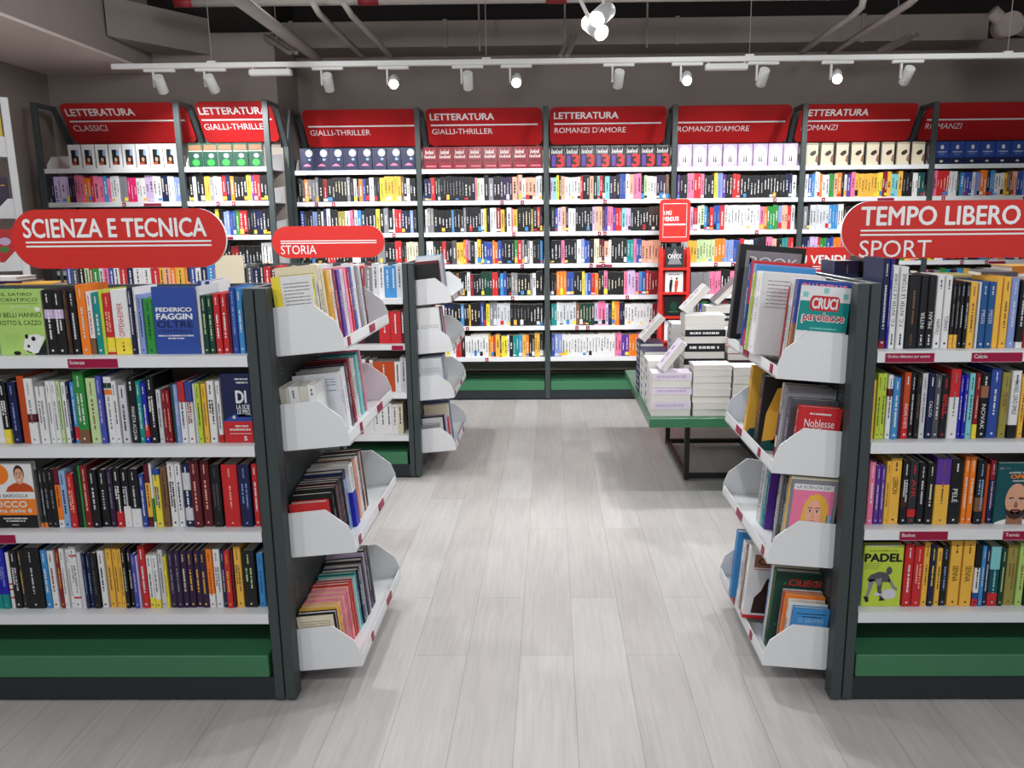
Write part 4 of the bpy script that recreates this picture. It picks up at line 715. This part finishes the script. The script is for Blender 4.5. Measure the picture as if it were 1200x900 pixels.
def fo_three(q, fn): marks(q, fn, .05, .9, .95, .03, pm('e'), SR); scrawl(q, fn, .1, .9, .64, .86); rect(q, fn, .12, .38, .08, .58, pm('v')); put_text(q, '3', fn, .5, .98, .06, .6, pm('r'), .06)
def fo_lilac(q, fn): ell(q, fn, .5, .48, .46, .46, pm('w'), 18); poly(q, fn, [(.38, .2), (.46, .2), (.45, .4), (.40, .42)], pm('V')); poly(q, fn, [(.52, .2), (.62, .2), (.58, .44), (.54, .42)], pm('V')); ell(q, fn, .42, .44, .03, .025, pm('h'), 8); ell(q, fn, .57, .47, .03, .025, pm('h'), 8)
def fo_beige(q, fn): rect(q, fn, .85, 1, 0, 1, pm('k')); rect(q, fn, 0, 1, .93, .96, pm('h')); poly(q, fn, [(.25, .5), (.4, .62), (.66, .68), (.72, .55), (.55, .45), (.4, .42)], pm('H')); poly(q, fn, [(.66, .2), (.84, .1), (.84, .5), (.72, .4)], pm('X'))
def fo_blue(q, fn): ell(q, fn, .5, .76, .12, .1, pm('w'), 12); marks(q, fn, .18, .82, .55, .05, pm('W'), SR); marks(q, fn, .3, .7, .45, .03, pm('z'), SR); rect(q, fn, 0, 1, 0, .3, pm('B')); ell(q, fn, .5, .14, .13, .05, pm('c'), 10)
def face_row(x0, x1, y0, n, col, art, words, where):
    w = (x1 - x0) / n; z = WS[0]; h = .185; t = .03
    mb = MB(); c = pm(col); u = w - .008
    mb.box(0, u, 0, .002, 0, h, c); mb.box(0, u, t - .002, t, 0, h, c); mb.box(0, .002, .002, t - .002, 0, h, c); mb.box(.002, u - .003, .002, t - .002, .002, h - .003, PAGE)
    ly = [0]; art(mb, lambda a, b: (a * u, -.0006 - len(mb.f) * .00002, b * h))
    first = mb.build('book')
    for i in range(n):
        o = first if i == 0 else first.copy()
        if i: COL.objects.link(o)
        o.location = (x0 + i * w + .004, y0 + .05, z + .001)
        tag(o, '%s, %s from left, %s' % (words, ORD(i + 1), where), 'book', words + 's in a row')
face_row(-3.84, -2.97, 6.52, 8, 'w', fo_classici, 'white face-out book with dark picture', 'CLASSICI top shelf')
face_row(-2.88, -2.28, 6.52, 5, 'G', fo_green, 'dark green face-out book', 'narrow left wall top shelf')
fw = (('B', fo_navy, 'navy cloudy face-out book'), ('R', fo_red, 'red face-out book'), ('k', fo_three, 'black and pink face-out book'), ('L', fo_lilac, 'lilac face-out book'), ('c', fo_beige, 'beige face-out book with dark edge'), ('b', fo_blue, 'blue face-out book with white disc'))
for i, (c, f, wd) in enumerate(fw): face_row(BAY0 + BW * i + (.06 if i == 0 else .03), BAY0 + BW * (i + 1) - .03, 7.05, 8, c, f, wd, 'wall top shelf')

# header boards
def header(x0, x1, y0, big, small, label):
    o = empty('header_sign', (x0, y0, 0), 0, label, 'sign', 'red header boards above the wall bookcases'); w = x1 - x0; hh = .35
    top = Vector((0, .252, 2.545)); dv = (Vector((0, .445, 2.250)) - top).normalized(); nrm = Vector((0, dv.z, -dv.y)).normalized()
    if nrm.y > 0: nrm = -nrm
    def fn(u, v, k=0): return tuple(top + Vector((u, 0, 0)) + dv * (hh - v) + nrm * k)
    b = MB(); b.prism(rrect(0, w, 0, hh, .05), lambda u, v, k: fn(u, v, .008 - .008 * k), REDH); b.build('board', o)
    t = MB(); g = lambda u, v: fn(u, v, .0092)
    if big: put_text(t, big, g, w * .035, w * .035 + .56, hh * .70, hh * .87, LETT, .035)
    rect(t, g, w * .035, w * .96, hh * .545, hh * .585, LETT)
    wd = text2d(small, .01)[2] * hh * .145
    put_text(t, small, g, w * .04, w * .04 + min(wd * 1.02, w * .9), hh * .32, hh * .47, LETT, .01); t.build('lettering', o)
hb = lambda i: (BAY0 + BW * i + .035, BAY0 + BW * (i + 1) - .035)
header(-3.99, -2.96, 6.52, 'LETTERATURA', 'CLASSICI', 'red header reading LETTERATURA CLASSICI, far left')
header(-2.885, -2.26, 6.52, 'LETTERATURA', 'GIALLI-THRILLER', 'narrow red header reading LETTERATURA GIALLI-THRILLER on the narrow bookcase')
header(*hb(0), 7.05, None, 'GIALLI-THRILLER', 'red header reading only GIALLI-THRILLER behind the STORIA sign')
header(*hb(1), 7.05, 'LETTERATURA', 'GIALLI-THRILLER', 'wide red header reading LETTERATURA GIALLI-THRILLER above the red face-out books')
header(*hb(2), 7.05, 'LETTERATURA', "ROMANZI D'AMORE", "red header reading LETTERATURA ROMANZI D'AMORE")
header(*hb(3), 7.05, None, "ROMANZI D'AMORE", "red header reading only ROMANZI D'AMORE above the lilac books")
header(*hb(4), 7.05, 'LETTERATURA', 'ROMANZI', 'red header reading LETTERATURA ROMANZI')
header(*hb(5), 7.05, None, 'ROMANZI', 'red header reading only ROMANZI at the right photo edge')

# ------------------------------------------------------------------ red best-seller stand in front of the wall
o = empty('book_stand', (1.04, 6.90, 0), 0, 'narrow red stand with stacked pockets and a rounded sign, in front of the wall', 'display stand')
p = MB(); p.prism(rrect(-.128, .128, 1.39, 1.745, .035), lambda u, v, k: (u, .014 * k, v), RED); p.build('sign_board', o)
p = MB(); fn = lambda u, v: (u, -.001, v)
rect(p, fn, -.1, .1, 1.705, 1.709, LETT); rect(p, fn, -.1, -.097, 1.43, 1.709, LETT); rect(p, fn, .097, .1, 1.43, 1.709, LETT); rect(p, fn, -.1, .1, 1.43, 1.434, LETT)
put_text(p, 'I PIÙ', fn, -.09, -.03, 1.615, 1.655, LETT, .03); put_text(p, 'VENDUTI', fn, -.09, .03, 1.565, 1.6, LETT, .03); rect(p, fn, -.09, .09, 1.53, 1.543, LETT); p.build('sign_lettering', o)
p = MB(); p.box(-.02, .02, .014, .03, .02, 1.72, DARK); p.build('post', o)
p = MB()
for x in (-.13, .10):
    p.prism([(-.06, .02), (.03, .02), (.03, 1.345), (.0, 1.345), (-.06, 1.28)], lambda u, v, k: (x + .03 * k, u, v), RED)
p.build('side_panel', o)
p = MB(); p.box(-.1, .1, .0, .012, .02, 1.33, RED); p.build('back_panel', o)
for z in (.12, .32, .53, .74, .945, 1.15): 
    p = MB(); p.box(-.1, .1, -.06, 0, z, z + .008, RED); p.box(-.1, .1, -.06, -.054, z, z + .03, RED); p.build('pocket', o)
def pick(col, ink, words, z, draw):
    mb = MB(); u = .15; h = .19; mb.box(0, u, 0, .002, 0, h, pm(col)); mb.box(0, .002, .002, .02, 0, h, pm(col)); mb.box(0, u, .02, .022, 0, h, pm(col)); mb.box(.002, u - .003, .002, .02, .002, h - .003, PAGE)
    draw(mb, lambda a, b: (a * u, -.0007 - len(mb.f) * .00002, b * h)); o = mb.build('book'); o.location = (.965, 6.862, z + .009); tag(o, words, 'book', 'books in the red stand')
pick('K', 'w', 'grey and black book lettered ONYX, top pocket of the red stand', 1.15, lambda m, f: (poly(m, f, [(.1, .25), (.9, .25), (.5, .95)], pm('e')), put_text(m, 'ONYX', f, .12, .88, .5, .7, pm('w'), .04)))
pick('w', 'k', 'white book with two drawn figures in the red stand', .945, lambda m, f: (marks(m, f, .2, .8, .88, .04, pm('E'), SR), poly(m, f, [(.25, .1), (.35, .1), (.4, .4), (.42, .65), (.28, .65), (.22, .4)], pm('k')), ell(m, f, .35, .72, .06, .06, pm('F'), 10), poly(m, f, [(.55, .1), (.65, .1), (.72, .4), (.74, .62), (.56, .62), (.52, .4)], pm('O')), ell(m, f, .64, .7, .06, .06, pm('H'), 10)))
pick('k', 'g', 'black book with a green emblem in the red stand', .74, lambda m, f: (ell(m, f, .5, .55, .2, .2, pm('G'), 14), marks(m, f, .25, .75, .3, .05, pm('g'), SR)))
pick('w', 'k', 'white book low in the red stand', .53, lambda m, f: marks(m, f, .2, .8, .7, .04, pm('E'), SR))

# ------------------------------------------------------------------ promotion table with stacks
o = empty('promotion_table', (0, 0, 0), 0, 'low display table with green tray top on a black frame', 'table')
TX0, TX1, TY0, TY1, TZ = .54, 1.62, 4.345, 5.86, .485
p = MB(); p.cbox(TX0, TX1, TY0, TY1, .431, TZ - .001, GREEN, .003); p.build('tray_top', o)
BL = mat('black_tube', (34, 33, 34), .45, 0, .35, .04)
for x in (.80, 1.32):
    for y in (4.70, 5.50):
        p = MB(); p.cbox(x, x + .03, y, y + .03, .012, .43, BL, .002); p.build('leg', o)
    for a, b in ((.02, .05), (.40, .428)): p = MB(); p.box(x + .002, x + .028, 4.731, 5.499, a, b, BL); p.build('side_rail', o)
for y in (4.702, 5.502):
    for a, b in ((.02, .05), (.40, .428)): p = MB(); p.box(.831, 1.319, y, y + .026, a, b, BL); p.build('cross_rail', o)
def stack(x0, y0, w, l, z, specs, words, where, spine='y'):
    """books lying flat; w along X, l along Y; spine towards the camera ('y') or the left ('x') or away ('n')"""
    R = random.Random(int(x0 * 1000 + y0 * 77)); n = len(specs)
    for i, (t, c, sp) in enumerate(specs):
        o = empty('book', (x0 + R.uniform(-.003, .003), y0 + R.uniform(-.003, .003), z), R.uniform(-.012, .012), '%s, %s from bottom, %s' % (words(c, sp), ORD(i + 1), where), 'book', where)
        mb = MB(); m = pm(c); e = .0022
        mb.box(0, w, 0, l, 0, e, m); mb.box(0, w, 0, l, t - e - .0004, t - .0004, m)
        if sp == 'y':
            mb.box(0, w, 0, e, e, t - e - .0004, m); marks(mb, lambda u, v: (u, -.0006, v), w * .12, w * .85, t / 2, t * .3, pm('w' if c in 'kBV' else 'L'), R)
        elif sp == 'x':
            mb.box(0, e, 0, l, e, t - e - .0004, m)
            if c == 'w': rect(mb, lambda u, v: (-.0006, u, v), l * .45, l * .62, t * .3, t * .8, pm('k'))
            else: marks(mb, lambda u, v: (-.0006, l - u, v), l * .15, l * .8, t / 2, t * .35, pm('W'), R)
        else: mb.box(0, w, l - e, l, e, t - e - .0004, m)
        mb.build('cover', o)
        pb = MB(); pb.box(.0008 if sp != 'x' else e, w - .004, e if sp == 'y' else .0012, l - .004 if sp == 'y' else l - e, e, t - e - .0004, mat('pale_pages', (222, 219, 212), .85, 0, .1, .06, 160)); pb.build('page_block', o); z += t
    return z
zb = TZ
wd = lambda base: (lambda c, sp: '%s, %s' % (base if base else cw(c) + ' lying book', 'spine to front' if sp == 'y' else 'spine to left' if sp == 'x' else 'page edges to front'))
A = [(.041, 'D', 'n'), (.041, 'D', 'y'), (.041, 'D', 'n'), (.041, 'D', 'y'), (.041, 'D', 'n'), (.04, 'D', 'y')]
zA = stack(.556, 4.40, .222, .148, zb, A, wd('pale lilac lying book'), 'front left table stack')
zB = stack(.786, 4.40, .215, .148, zb, [(.038, 'w', 'n')] * 7 + [(.022, 'w', 'n')], wd('white lying book'), 'middle front table stack')
zC = stack(1.008, 4.40, .215, .148, zb, [(.046, 'w', 'n')] * 6, wd('thick white lying book'), 'right front table stack')
zD = stack(.556, 4.56, .15, .215, zb, [(.048, 'w', 'x')] * 6, wd('white lying book'), 'stack behind front left one')
zE = stack(.556, 4.80, .15, .215, zb, [(.047, 'w', 'x')] * 6 + [(.022, 'B', 'x')], wd(''), 'third stack along left edge')
zF = stack(.556, 5.03, .15, .22, zb, [(.04, 'B', 'x')] * 8, wd('navy lying book'), 'navy table stack')
G_ = [(.052, 'w', 'n'), (.046, 'w', 'n'), (.05, 'w', 'n'), (.05, 'w', 'n'), (.048, 'w', 'n'), (.037, 'k', 'y'), (.04, 'w', 'n'), (.05, 'k', 'y'), (.04, 'w', 'n'), (.04, 'k', 'y'), (.035, 'w', 'n'), (.05, 'w', 'n')]
zG = stack(.775, 4.66, .235, .16, zb, G_, wd(''), 'tallest table stack')
zH = stack(1.03, 4.66, .2, .16, zb, [(.045, 'w', 'n'), (.045, 'k', 'y')] * 3 + [(.04, 'd', 'n')] * 2, wd(''), 'stack right of tallest one')
zI = stack(.735, 4.87, .14, .21, zb, [(.046, 'w', 'x')] * 10, wd('white lying book'), 'white stack behind tallest one')
zJ = stack(.98, 5.10, .22, .15, zb, [(.05, 'w', 'n'), (.05, 'k', 'y')] * 5 + [(.045, 'w', 'n')], wd(''), 'rear table stack')
zK = stack(.99, 4.88, .2, .15, zb, [(.047, 'w', 'n')] * 9, wd('white lying book'), 'hidden right table stack')
def prop(loc, col, ang, words, t=.034, w=.15, h=.2, rz=0, ink='d'):
    """a book propped up on a stack, leaning back to the right"""
    o = empty('book', loc, 0, words, 'book', 'books propped on the table stacks'); o.matrix_basis = Matrix.Translation((loc[0], loc[1], loc[2] + t * math.sin(ang) + .001)) @ Matrix.Rotation(rz, 4, 'Z') @ Matrix.Rotation(ang, 4, 'Y')
    mb = MB(); m = pm(col); e = .0022
    mb.box(0, e, 0, w, 0, h, m); mb.box(t - e, t, 0, w, 0, h, m); mb.box(e, t - e, w - e, w, 0, h, m); R = random.Random(5)
    marks(mb, lambda u, v: (-.0008, v, u), .03, .17, w * .6, .02, pm(ink), R); mb.build('cover', o)
    pb = MB(); pb.box(e, t - e, .002, w - e, .003, h - .003, mat('pale_pages', (222, 219, 212), .85, 0, .1, .06, 160)); pb.build('page_block', o)
prop((.562, 5.06, zF), 'w', .72, 'white book propped up on the navy stack')
prop((.60, 4.404, zA + .0), 'D', .66, 'pale lilac book propped up on the front left stack', ink='v')
prop((.765, 4.70, zG), 'w', .75, 'white book propped up on the tallest stack', .036)
prop((1.03, 5.12, zJ), 'e', .8, 'grey book propped up on the rear stack', .036)

# ------------------------------------------------------------------ white rack by the left wall
o = empty('white_rack', (0, 0, 0), 0, 'white rack with angled trays at the left photo edge', 'display rack')
RKA = math.radians(31); RKT = Matrix.Translation((-3.57, 5.5, 0)) @ Matrix.Rotation(RKA, 4, 'Z'); o.matrix_basis = RKT; RX = 0; RYY = 0
p = MB(); p.cbox(RX - .045, RX, RYY, RYY + .05, 0, 2.40, WHITE, .003); p.build('upright', o)
p = MB(); p.box(RX - .03, RX - .012, RYY + .05, RYY + .3, 0, 2.38, WHITE); p.build('back_panel', o)
p = MB(); p.box(RX - .26, RX, RYY, RYY + .36, 0, .09, WHITE); p.build('base', o)
wr = []
for z in (2.02, 1.62, 1.27, .9, .5):
    p = MB(); p.box(RX - .26, RX - .046, RYY + .01, RYY + .3, z, z + .008, WHITE); p.box(RX - .264, RX - .26, RYY + .01, RYY + .3, z, z + .06, WHITE); tr = p.build('tray', o)
    p = MB(); p.prism([(RX - .264, z), (RX - .046, z + 0), (RX - .046, z + .13), (RX - .075, z + .13), (RX - .14, z + .06), (RX - .264, z + .06)], lambda u, v, k: (u, RYY + .004 + .004 * k, v), WHITE); p.build('side_panel', tr); wr.append(z + .0085)
make_book(RKT @ Vector((-.235, .04, wr[0])), .02, .40, .18, 'y', [], None, None, math.radians(-90) + RKA, 0, 'yellow and green activity book on the top tray of the white rack', 'books in the white rack', lambda q, fn, ly, R: (poly(q, fn, [(0, .2), (.9, .2), (.4, .9), (0, .95)], pm('g')), rect(q, fn, 0, 1, 0, .2, pm('z')), put_text(q, 'X', fn, .5, .9, .02, .18, pm('r'), .06)))
make_book(RKT @ Vector((-.235, .04, wr[1])), .02, .26, .17, 'V', [], None, None, math.radians(-90) + RKA, 0, 'dark purple book on the second tray of the white rack', 'books in the white rack', lambda q, fn, ly, R: marks(q, fn, .2, .9, .8, .03, pm('Y'), R))
make_book(RKT @ Vector((-.235, .04, wr[2])), .02, .27, .17, 'r', [], None, None, math.radians(-90) + RKA, 0, 'red book with coloured shapes on the third tray of the white rack', 'books in the white rack', lambda q, fn, ly, R: (poly(q, fn, [(0, .1), (.4, .1), (.4, 1), (0, 1)], pm('y')), ell(q, fn, .65, .7, .2, .1, pm('L'), 10), ell(q, fn, .6, .5, .15, .08, pm('g'), 8)))
make_book(RKT @ Vector((-.235, .04, wr[3])), .02, .26, .17, 'b', [], None, None, math.radians(-90) + RKA, 0, 'blue book on the fourth tray of the white rack', 'books in the white rack')

# ------------------------------------------------------------------ ceiling: duct, pipes, track and spots
DUCT = mat('painted_duct', (132, 123, 118), .8, 0, .15, .08, 4)
PIPE = mat('painted_pipe', (158, 152, 147), .6, 0, .25, .05, 6)
o = empty('air_duct', (0, 0, 0), 0, 'long grey brown duct running along the top of the back wall', 'duct')
p = MB(); p.box(-2.69, 3.66, 7.2, 7.596, 3.03, 3.235, DUCT); p.build('duct_run', o)
p = MB(); p.prism([(-3.28, 6.3), (-2.69, 7.2), (-2.69, 7.59), (-3.28, 6.9)], lambda u, v, k: (u, v, 2.95 + .28 * k), DUCT); p.build('duct_bend', o)
for x in (-.9, 1.05, -2.2, 2.6):
    p = MB(); p.box(x, x + .035, 7.19, 7.2, 3.02, 3.245, DUCT); p.build('duct_flange', o)
def pipe(pts, r, label, group='bare pipes under the ceiling', bands=()):
    o = empty('pipe', pts[0], 0, label, 'pipe', group); L0 = Vector(pts[0]); mb = MB(); mb.tube([tuple(Vector(p) - L0) for p in pts], r, PIPE, 14); mb.build('pipe_run', o, True)
    for a, b in bands:
        q = MB(); q.tube([tuple(Vector(a) - L0), tuple(Vector(b) - L0)], r * 1.06, mat('red_band', (120, 30, 34), .5, 0, .3, 0), 14); q.build('red_band', o, True)
    return o
def at3(x, y, Y): a = atY(x, y, Y); return (a[0], Y, a[1])
pipe([at3(205, 3, 6.15), at3(1000, -6, 6.15)], .032, 'pale pipe running across the top of the photo', bands=((at3(205, 3, 6.15), at3(226, 3, 6.15)), (at3(420, 1, 6.15), at3(444, .6, 6.15)), (at3(640, -1, 6.15), at3(664, -1.5, 6.15))))
pipe([at3(262, -14, 4.6), at3(372, 68, 7.1)], .040, 'thick slanting pipe at upper left, running back to the wall')
pipe([at3(366, 2, 6.0), at3(374, 16, 6.1), at3(425, 66, 7.1)], .022, 'slim bent pipe, second of the slanting pipes from the left')
pipe([at3(402, 2, 6.0), at3(412, 18, 6.1), at3(458, 66, 7.1)], .022, 'slim bent pipe, third of the slanting pipes from the left')
pipe([at3(1013, -8, 6.0), at3(1010, 8, 6.05), at3(1000, 18, 6.2), at3(938, 62, 7.1)], .024, 'bent pipe at upper right, left of the pair')
pipe([at3(1076, -6, 5.6), at3(1066, 4, 5.8), at3(973, 63, 7.1)], .024, 'slanting pipe at upper right, right of the pair')
for pts, lb in (([(1070, 39), (1030, 60)], 'short flat strut below the right pipes'), ([(340, 62), (310, 42)], 'short flat strut by the thick slanting pipe'), ([(657, 66), (668, 42)], 'short flat strut in the middle above the track')):
    a, b = at3(*pts[0], 6.6), at3(*pts[1], 6.9); o = empty('strut', a, 0, lb, 'strut', 'short struts under the ceiling'); mb = MB(); d = Vector(b) - Vector(a)
    mb.tube([(0, 0, 0), tuple(d)], .02, DUCT, 4); mb.build('rail', o); mb = MB(); mb.tube([(.05, 0, 0), (d.x + .05, d.y, d.z)], .02, DUCT, 4); mb.build('rail', o)
    mb = MB(); mb.tube([(d.x * .5, d.y * .5, d.z * .5), (d.x * .5, d.y * .5, 3.8 - a[2])], .004, DUCT, 6); mb.build('hanger', o)
for x, y0, lb in ((562, 26, 'thin hanger rod left of the middle'), (758, 22, 'thin hanger rod right of the middle'), (662, 5, 'thin hanger rod in the middle')):
    a = at3(x, y0 + 34, 7.0); o = empty('hanger_rod', a, 0, lb, 'rod', 'thin ceiling rods'); mb = MB(); mb.tube([(0, 0, 0), (0, 0, 3.8 - a[2])], .008, DUCT, 8); mb.build('rod', o)
o = empty('ceiling_valve', at3(1180, 30, 6.4), 0, 'dark pipe valve at the upper right photo corner', 'valve'); mb = MB(); mb.tube([(-.12, 0, .1), (0, 0, 0), (.25, .1, -.02)], .05, DUCT, 12); mb.tube([(0, -.08, 0), (0, .08, 0)], .085, DUCT, 14); mb.build('valve_body', o, True)
o = empty('ceiling_lamp', (-3.62, 5.3, 2.81), 0, 'small pale lamp under the dropped ceiling at the left edge', 'lamp'); mb = MB(); mb.cbox(-.1, .1, -.06, .06, -.035, 0, WHITE, .006); mb.build('lamp_body', o)
# track
SPW = mat('white_lamp_housing', (214, 214, 212), .4, 0, .35, .02)
LENS = mat('lit_lens', (255, 246, 232), .4, 0, .3, 0, 1, 40.); LENSD = mat('unlit_lens', (90, 90, 92), .2, 0, .5, 0)
TA, TB = at3(131, 76, 6.0), at3(1215, 67.3, 6.0); zT = (TA[2] + TB[2]) / 2
o = empty('lighting_track', (0, 6.0, zT), 0, 'long white lighting track above the wall bookcases', 'track'); mb = MB(); mb.cbox(TA[0], 4.6, -.018, .018, -.018, .018, SPW, .003); mb.build('rail', o)
for x in (-2.4, -.45, 1.4, 3.2):
    mb = MB(); mb.tube([(x, 0, .018), (x, 0, 3.8 - zT)], .003, DUCT, 8); mb.build('suspension_wire', o)
    mb = MB(); mb.box(x - .03, x + .03, -.014, .014, .018, .03, SPW); mb.build('clip', o)
def track_spot(x, y, z, lit, aim, label, group='white spotlights on the track', size=1., power=70, angle=70):
    o = empty('spotlight', (x, y, z), 0, label, 'spotlight', group); s = size
    mb = MB(); mb.cbox(-.11 * s, .11 * s, -.014, .014, -.022, 0, SPW, .003); mb.build('track_adapter', o)
    mb = MB(); mb.box(-.05 * s, -.038 * s, -.012, .012, -.125 * s, -.022, SPW); mb.build('bracket', o)
    d = (Vector(aim) - Vector((x, y, z - .1 * s))).normalized(); c = Vector((0, 0, -.105 * s)); L = .062 * s; r = .036 * s
    mb = MB(); mb.tube([tuple(c - d * L), tuple(c - d * (L - .004)), tuple(c + d * (L - .003)), tuple(c + d * L)], [r * .93, r, r, r * .94], SPW, 20); mb.build('housing', o, True)
    mb = MB(); mb.tube([tuple(c + d * (L + .0004)), tuple(c + d * (L + .0018))], r * .84, LENS, 20); mb.build('lens', o)
    p = Vector((x, y, z)) + c + d * (L + .012)
    spot(p, p + d, power, angle, .5, .03)
zt = zT - .018
names = {}
lst = [(187, 0), (247, 0), (384, 0), (461, 1), (548, 0), (605, 1), (725, 0), (805, 1), (894, 0), (981, 1), (1063, 0)]
for i, (px, lit) in enumerate(lst):
    x = atY(px, 85, 6.0)[0]
    if lit: aim = (x * .5, 2.6, .9) if px < 700 else (x * .55, 2.6, .9)
    else: aim = (x + (.15 if i % 2 else -.1), 7.3, 1.25)
    track_spot(x, 6.0, zt, lit, aim, 'white spotlight on the track, %s from the left, %s' % (ORD(i + 1), 'glowing towards the viewer' if lit else 'turned to the wall'), power=(75 if lit else 50), angle=(75 if lit else 100))
for px, lb in ((317, 'flat white emergency light box under the track, left'), (851, 'flat white emergency light box under the track, right')):
    x = atY(px, 84, 6.0)[0]; o = empty('emergency_light', (x, 6.0, zt), 0, lb, 'light box', 'emergency light boxes'); mb = MB(); mb.cbox(-.15, .15, -.025, .025, -.055, -.012, SPW, .006); mb.build('box', o); mb = MB(); mb.box(-.13, -.12, -.01, .01, -.012, 0, SPW); mb.box(.12, .13, -.01, .01, -.012, 0, SPW); mb.build('clip', o)
# the closer pair of spots and their track just above the frame
o = empty('lighting_track', (0, 3.45, 2.56), 0, 'white lighting track over the aisle carrying the bright pair of spots', 'track'); mb = MB(); mb.cbox(-3.2, 4.5, -.018, .018, -.018, .018, SPW, .003); mb.build('rail', o)
mb = MB(); mb.tube([(-2, 0, .018), (-2, 0, 1.24)], .005, SPW, 8); mb.build('suspension_wire', o); mb = MB(); mb.tube([(2, 0, .018), (2, 0, 1.24)], .005, SPW, 8); mb.build('suspension_wire', o)
def big_spot(x, y, z0, c, d, label):
    o = empty('spotlight', (x, y, z0), 0, label, 'spotlight', 'white spotlights over the aisle'); c = Vector(c) - Vector((x, y, z0)); d = Vector(d).normalized(); L = .06; r = .035
    mb = MB(); mb.cbox(-.08, .08, -.014, .014, -.02, 0, SPW, .003); mb.build('track_adapter', o)
    mb = MB(); mb.tube([(0, 0, -.02), tuple(c - d * L * .3)], .008, SPW, 10); mb.build('bracket', o)
    mb = MB(); mb.tube([tuple(c - d * L), tuple(c - d * (L - .004)), tuple(c + d * (L - .003)), tuple(c + d * L)], [r * .93, r, r, r * .94], SPW, 24); mb.build('housing', o, True)
    mb = MB(); mb.tube([tuple(c + d * (L + .0004)), tuple(c + d * (L + .0018))], r * .84, LENS, 20); mb.build('lens', o)
    p = Vector((x, y, z0)) + c + d * (L + .012); spot(p, p + d, 40, 75, .5, .03)
q = at3(706, 17, 3.45); big_spot(q[0], 3.45, 2.542, q, (-.42, -.8, -.5), 'white aisle spotlight at the top of the photo, upper one of the pair, glowing')
q = at3(697, 32, 3.60); big_spot(q[0] - .09, 3.60, 2.542, q, (.45, -.75, -.55), 'white aisle spotlight at the top of the photo, lower one of the pair')

# ------------------------------------------------------------------ the books that show largest stay objects, all smaller ones join the mass of small books
KEEP = {0, 1, 3, 4, 5, 6, 7, 8, 9, 10, 11, 12, 13, 14, 15, 16, 17, 18, 19, 20, 21, 22, 23, 26, 27, 28, 29, 30, 32, 33, 36, 38, 39, 40, 41, 42, 43, 44, 45, 46, 47, 48, 50, 52, 53, 54, 55, 56, 57, 58, 59, 62, 63, 64, 65, 66, 67, 68, 69, 70, 71, 72, 73, 74, 75, 76, 77, 78, 79, 80, 81, 82, 84, 85, 86, 87, 88, 89, 92, 93, 94, 95, 97, 99, 100, 101, 102, 103, 104, 105, 106, 108, 109, 110, 111, 115, 117, 118, 119, 120, 123, 124, 126, 128, 129, 130, 132, 134, 137, 139, 140, 141, 142, 143, 144, 145, 146, 147, 148, 149, 150, 152, 153, 154, 155, 156, 157, 162, 163, 164, 165, 167, 168, 169, 170, 171, 172, 173, 174, 176, 177, 178, 179, 180, 181, 182, 183, 186, 187, 188, 189, 190, 191, 192, 193, 194, 195, 196, 197, 198, 199, 201, 202, 204, 205, 206, 207, 208, 209, 210, 211, 212, 213, 214, 216, 217, 218, 219, 226, 229, 234, 246, 247, 248, 251, 255, 258, 259, 260, 265, 266, 273, 288, 290, 292, 296, 297, 304, 307, 309, 311, 312, 314, 315, 318, 322, 325, 335, 339, 340, 341, 344, 348, 352, 354, 359, 365, 376, 439, 450, 463, 464, 501, 502, 503, 504, 505, 506, 507, 508, 509, 510, 511, 512, 513, 514, 515, 516, 517, 518, 519, 520, 521, 522, 523, 524, 525, 526, 527, 528, 529, 530, 531, 532, 533, 534, 535, 536, 537, 538, 539, 540, 541, 542, 543, 544, 545, 546, 547, 548, 549, 550, 551, 552, 553, 554, 555, 556, 557, 558, 559, 560, 563, 564, 565, 567, 568, 569, 570, 571, 572, 580, 615, 616, 617, 619, 658, 659, 660, 664}
if KEEP:
    rest = MB(); gone = []
    for o in [q for q in bpy.data.objects if q.get('category') == 'book']:
        if int((o.name + '.0').split('.')[1]) in KEEP: continue
        for c in [o] + list(o.children):
            if c.type == 'MESH':
                Mw = o.matrix_basis if c is o else o.matrix_basis @ c.matrix_basis
                k = len(stuff.v); stuff.v += [tuple(Mw @ v.co) for v in c.data.vertices]; mi = [stuff.idx(q) for q in c.data.materials]
                for p in c.data.polygons: stuff.f.append(tuple(a + k for a in p.vertices)); stuff.mi.append(mi[p.material_index])
        gone += list(o.children) + [o]
    for o in gone: bpy.data.objects.remove(o, do_unlink=True)
st = stuff.build('small_books'); tag(st, 'mass of small paperbacks filling the wall bookcases and gaps between larger books', 'books', None, 'stuff')
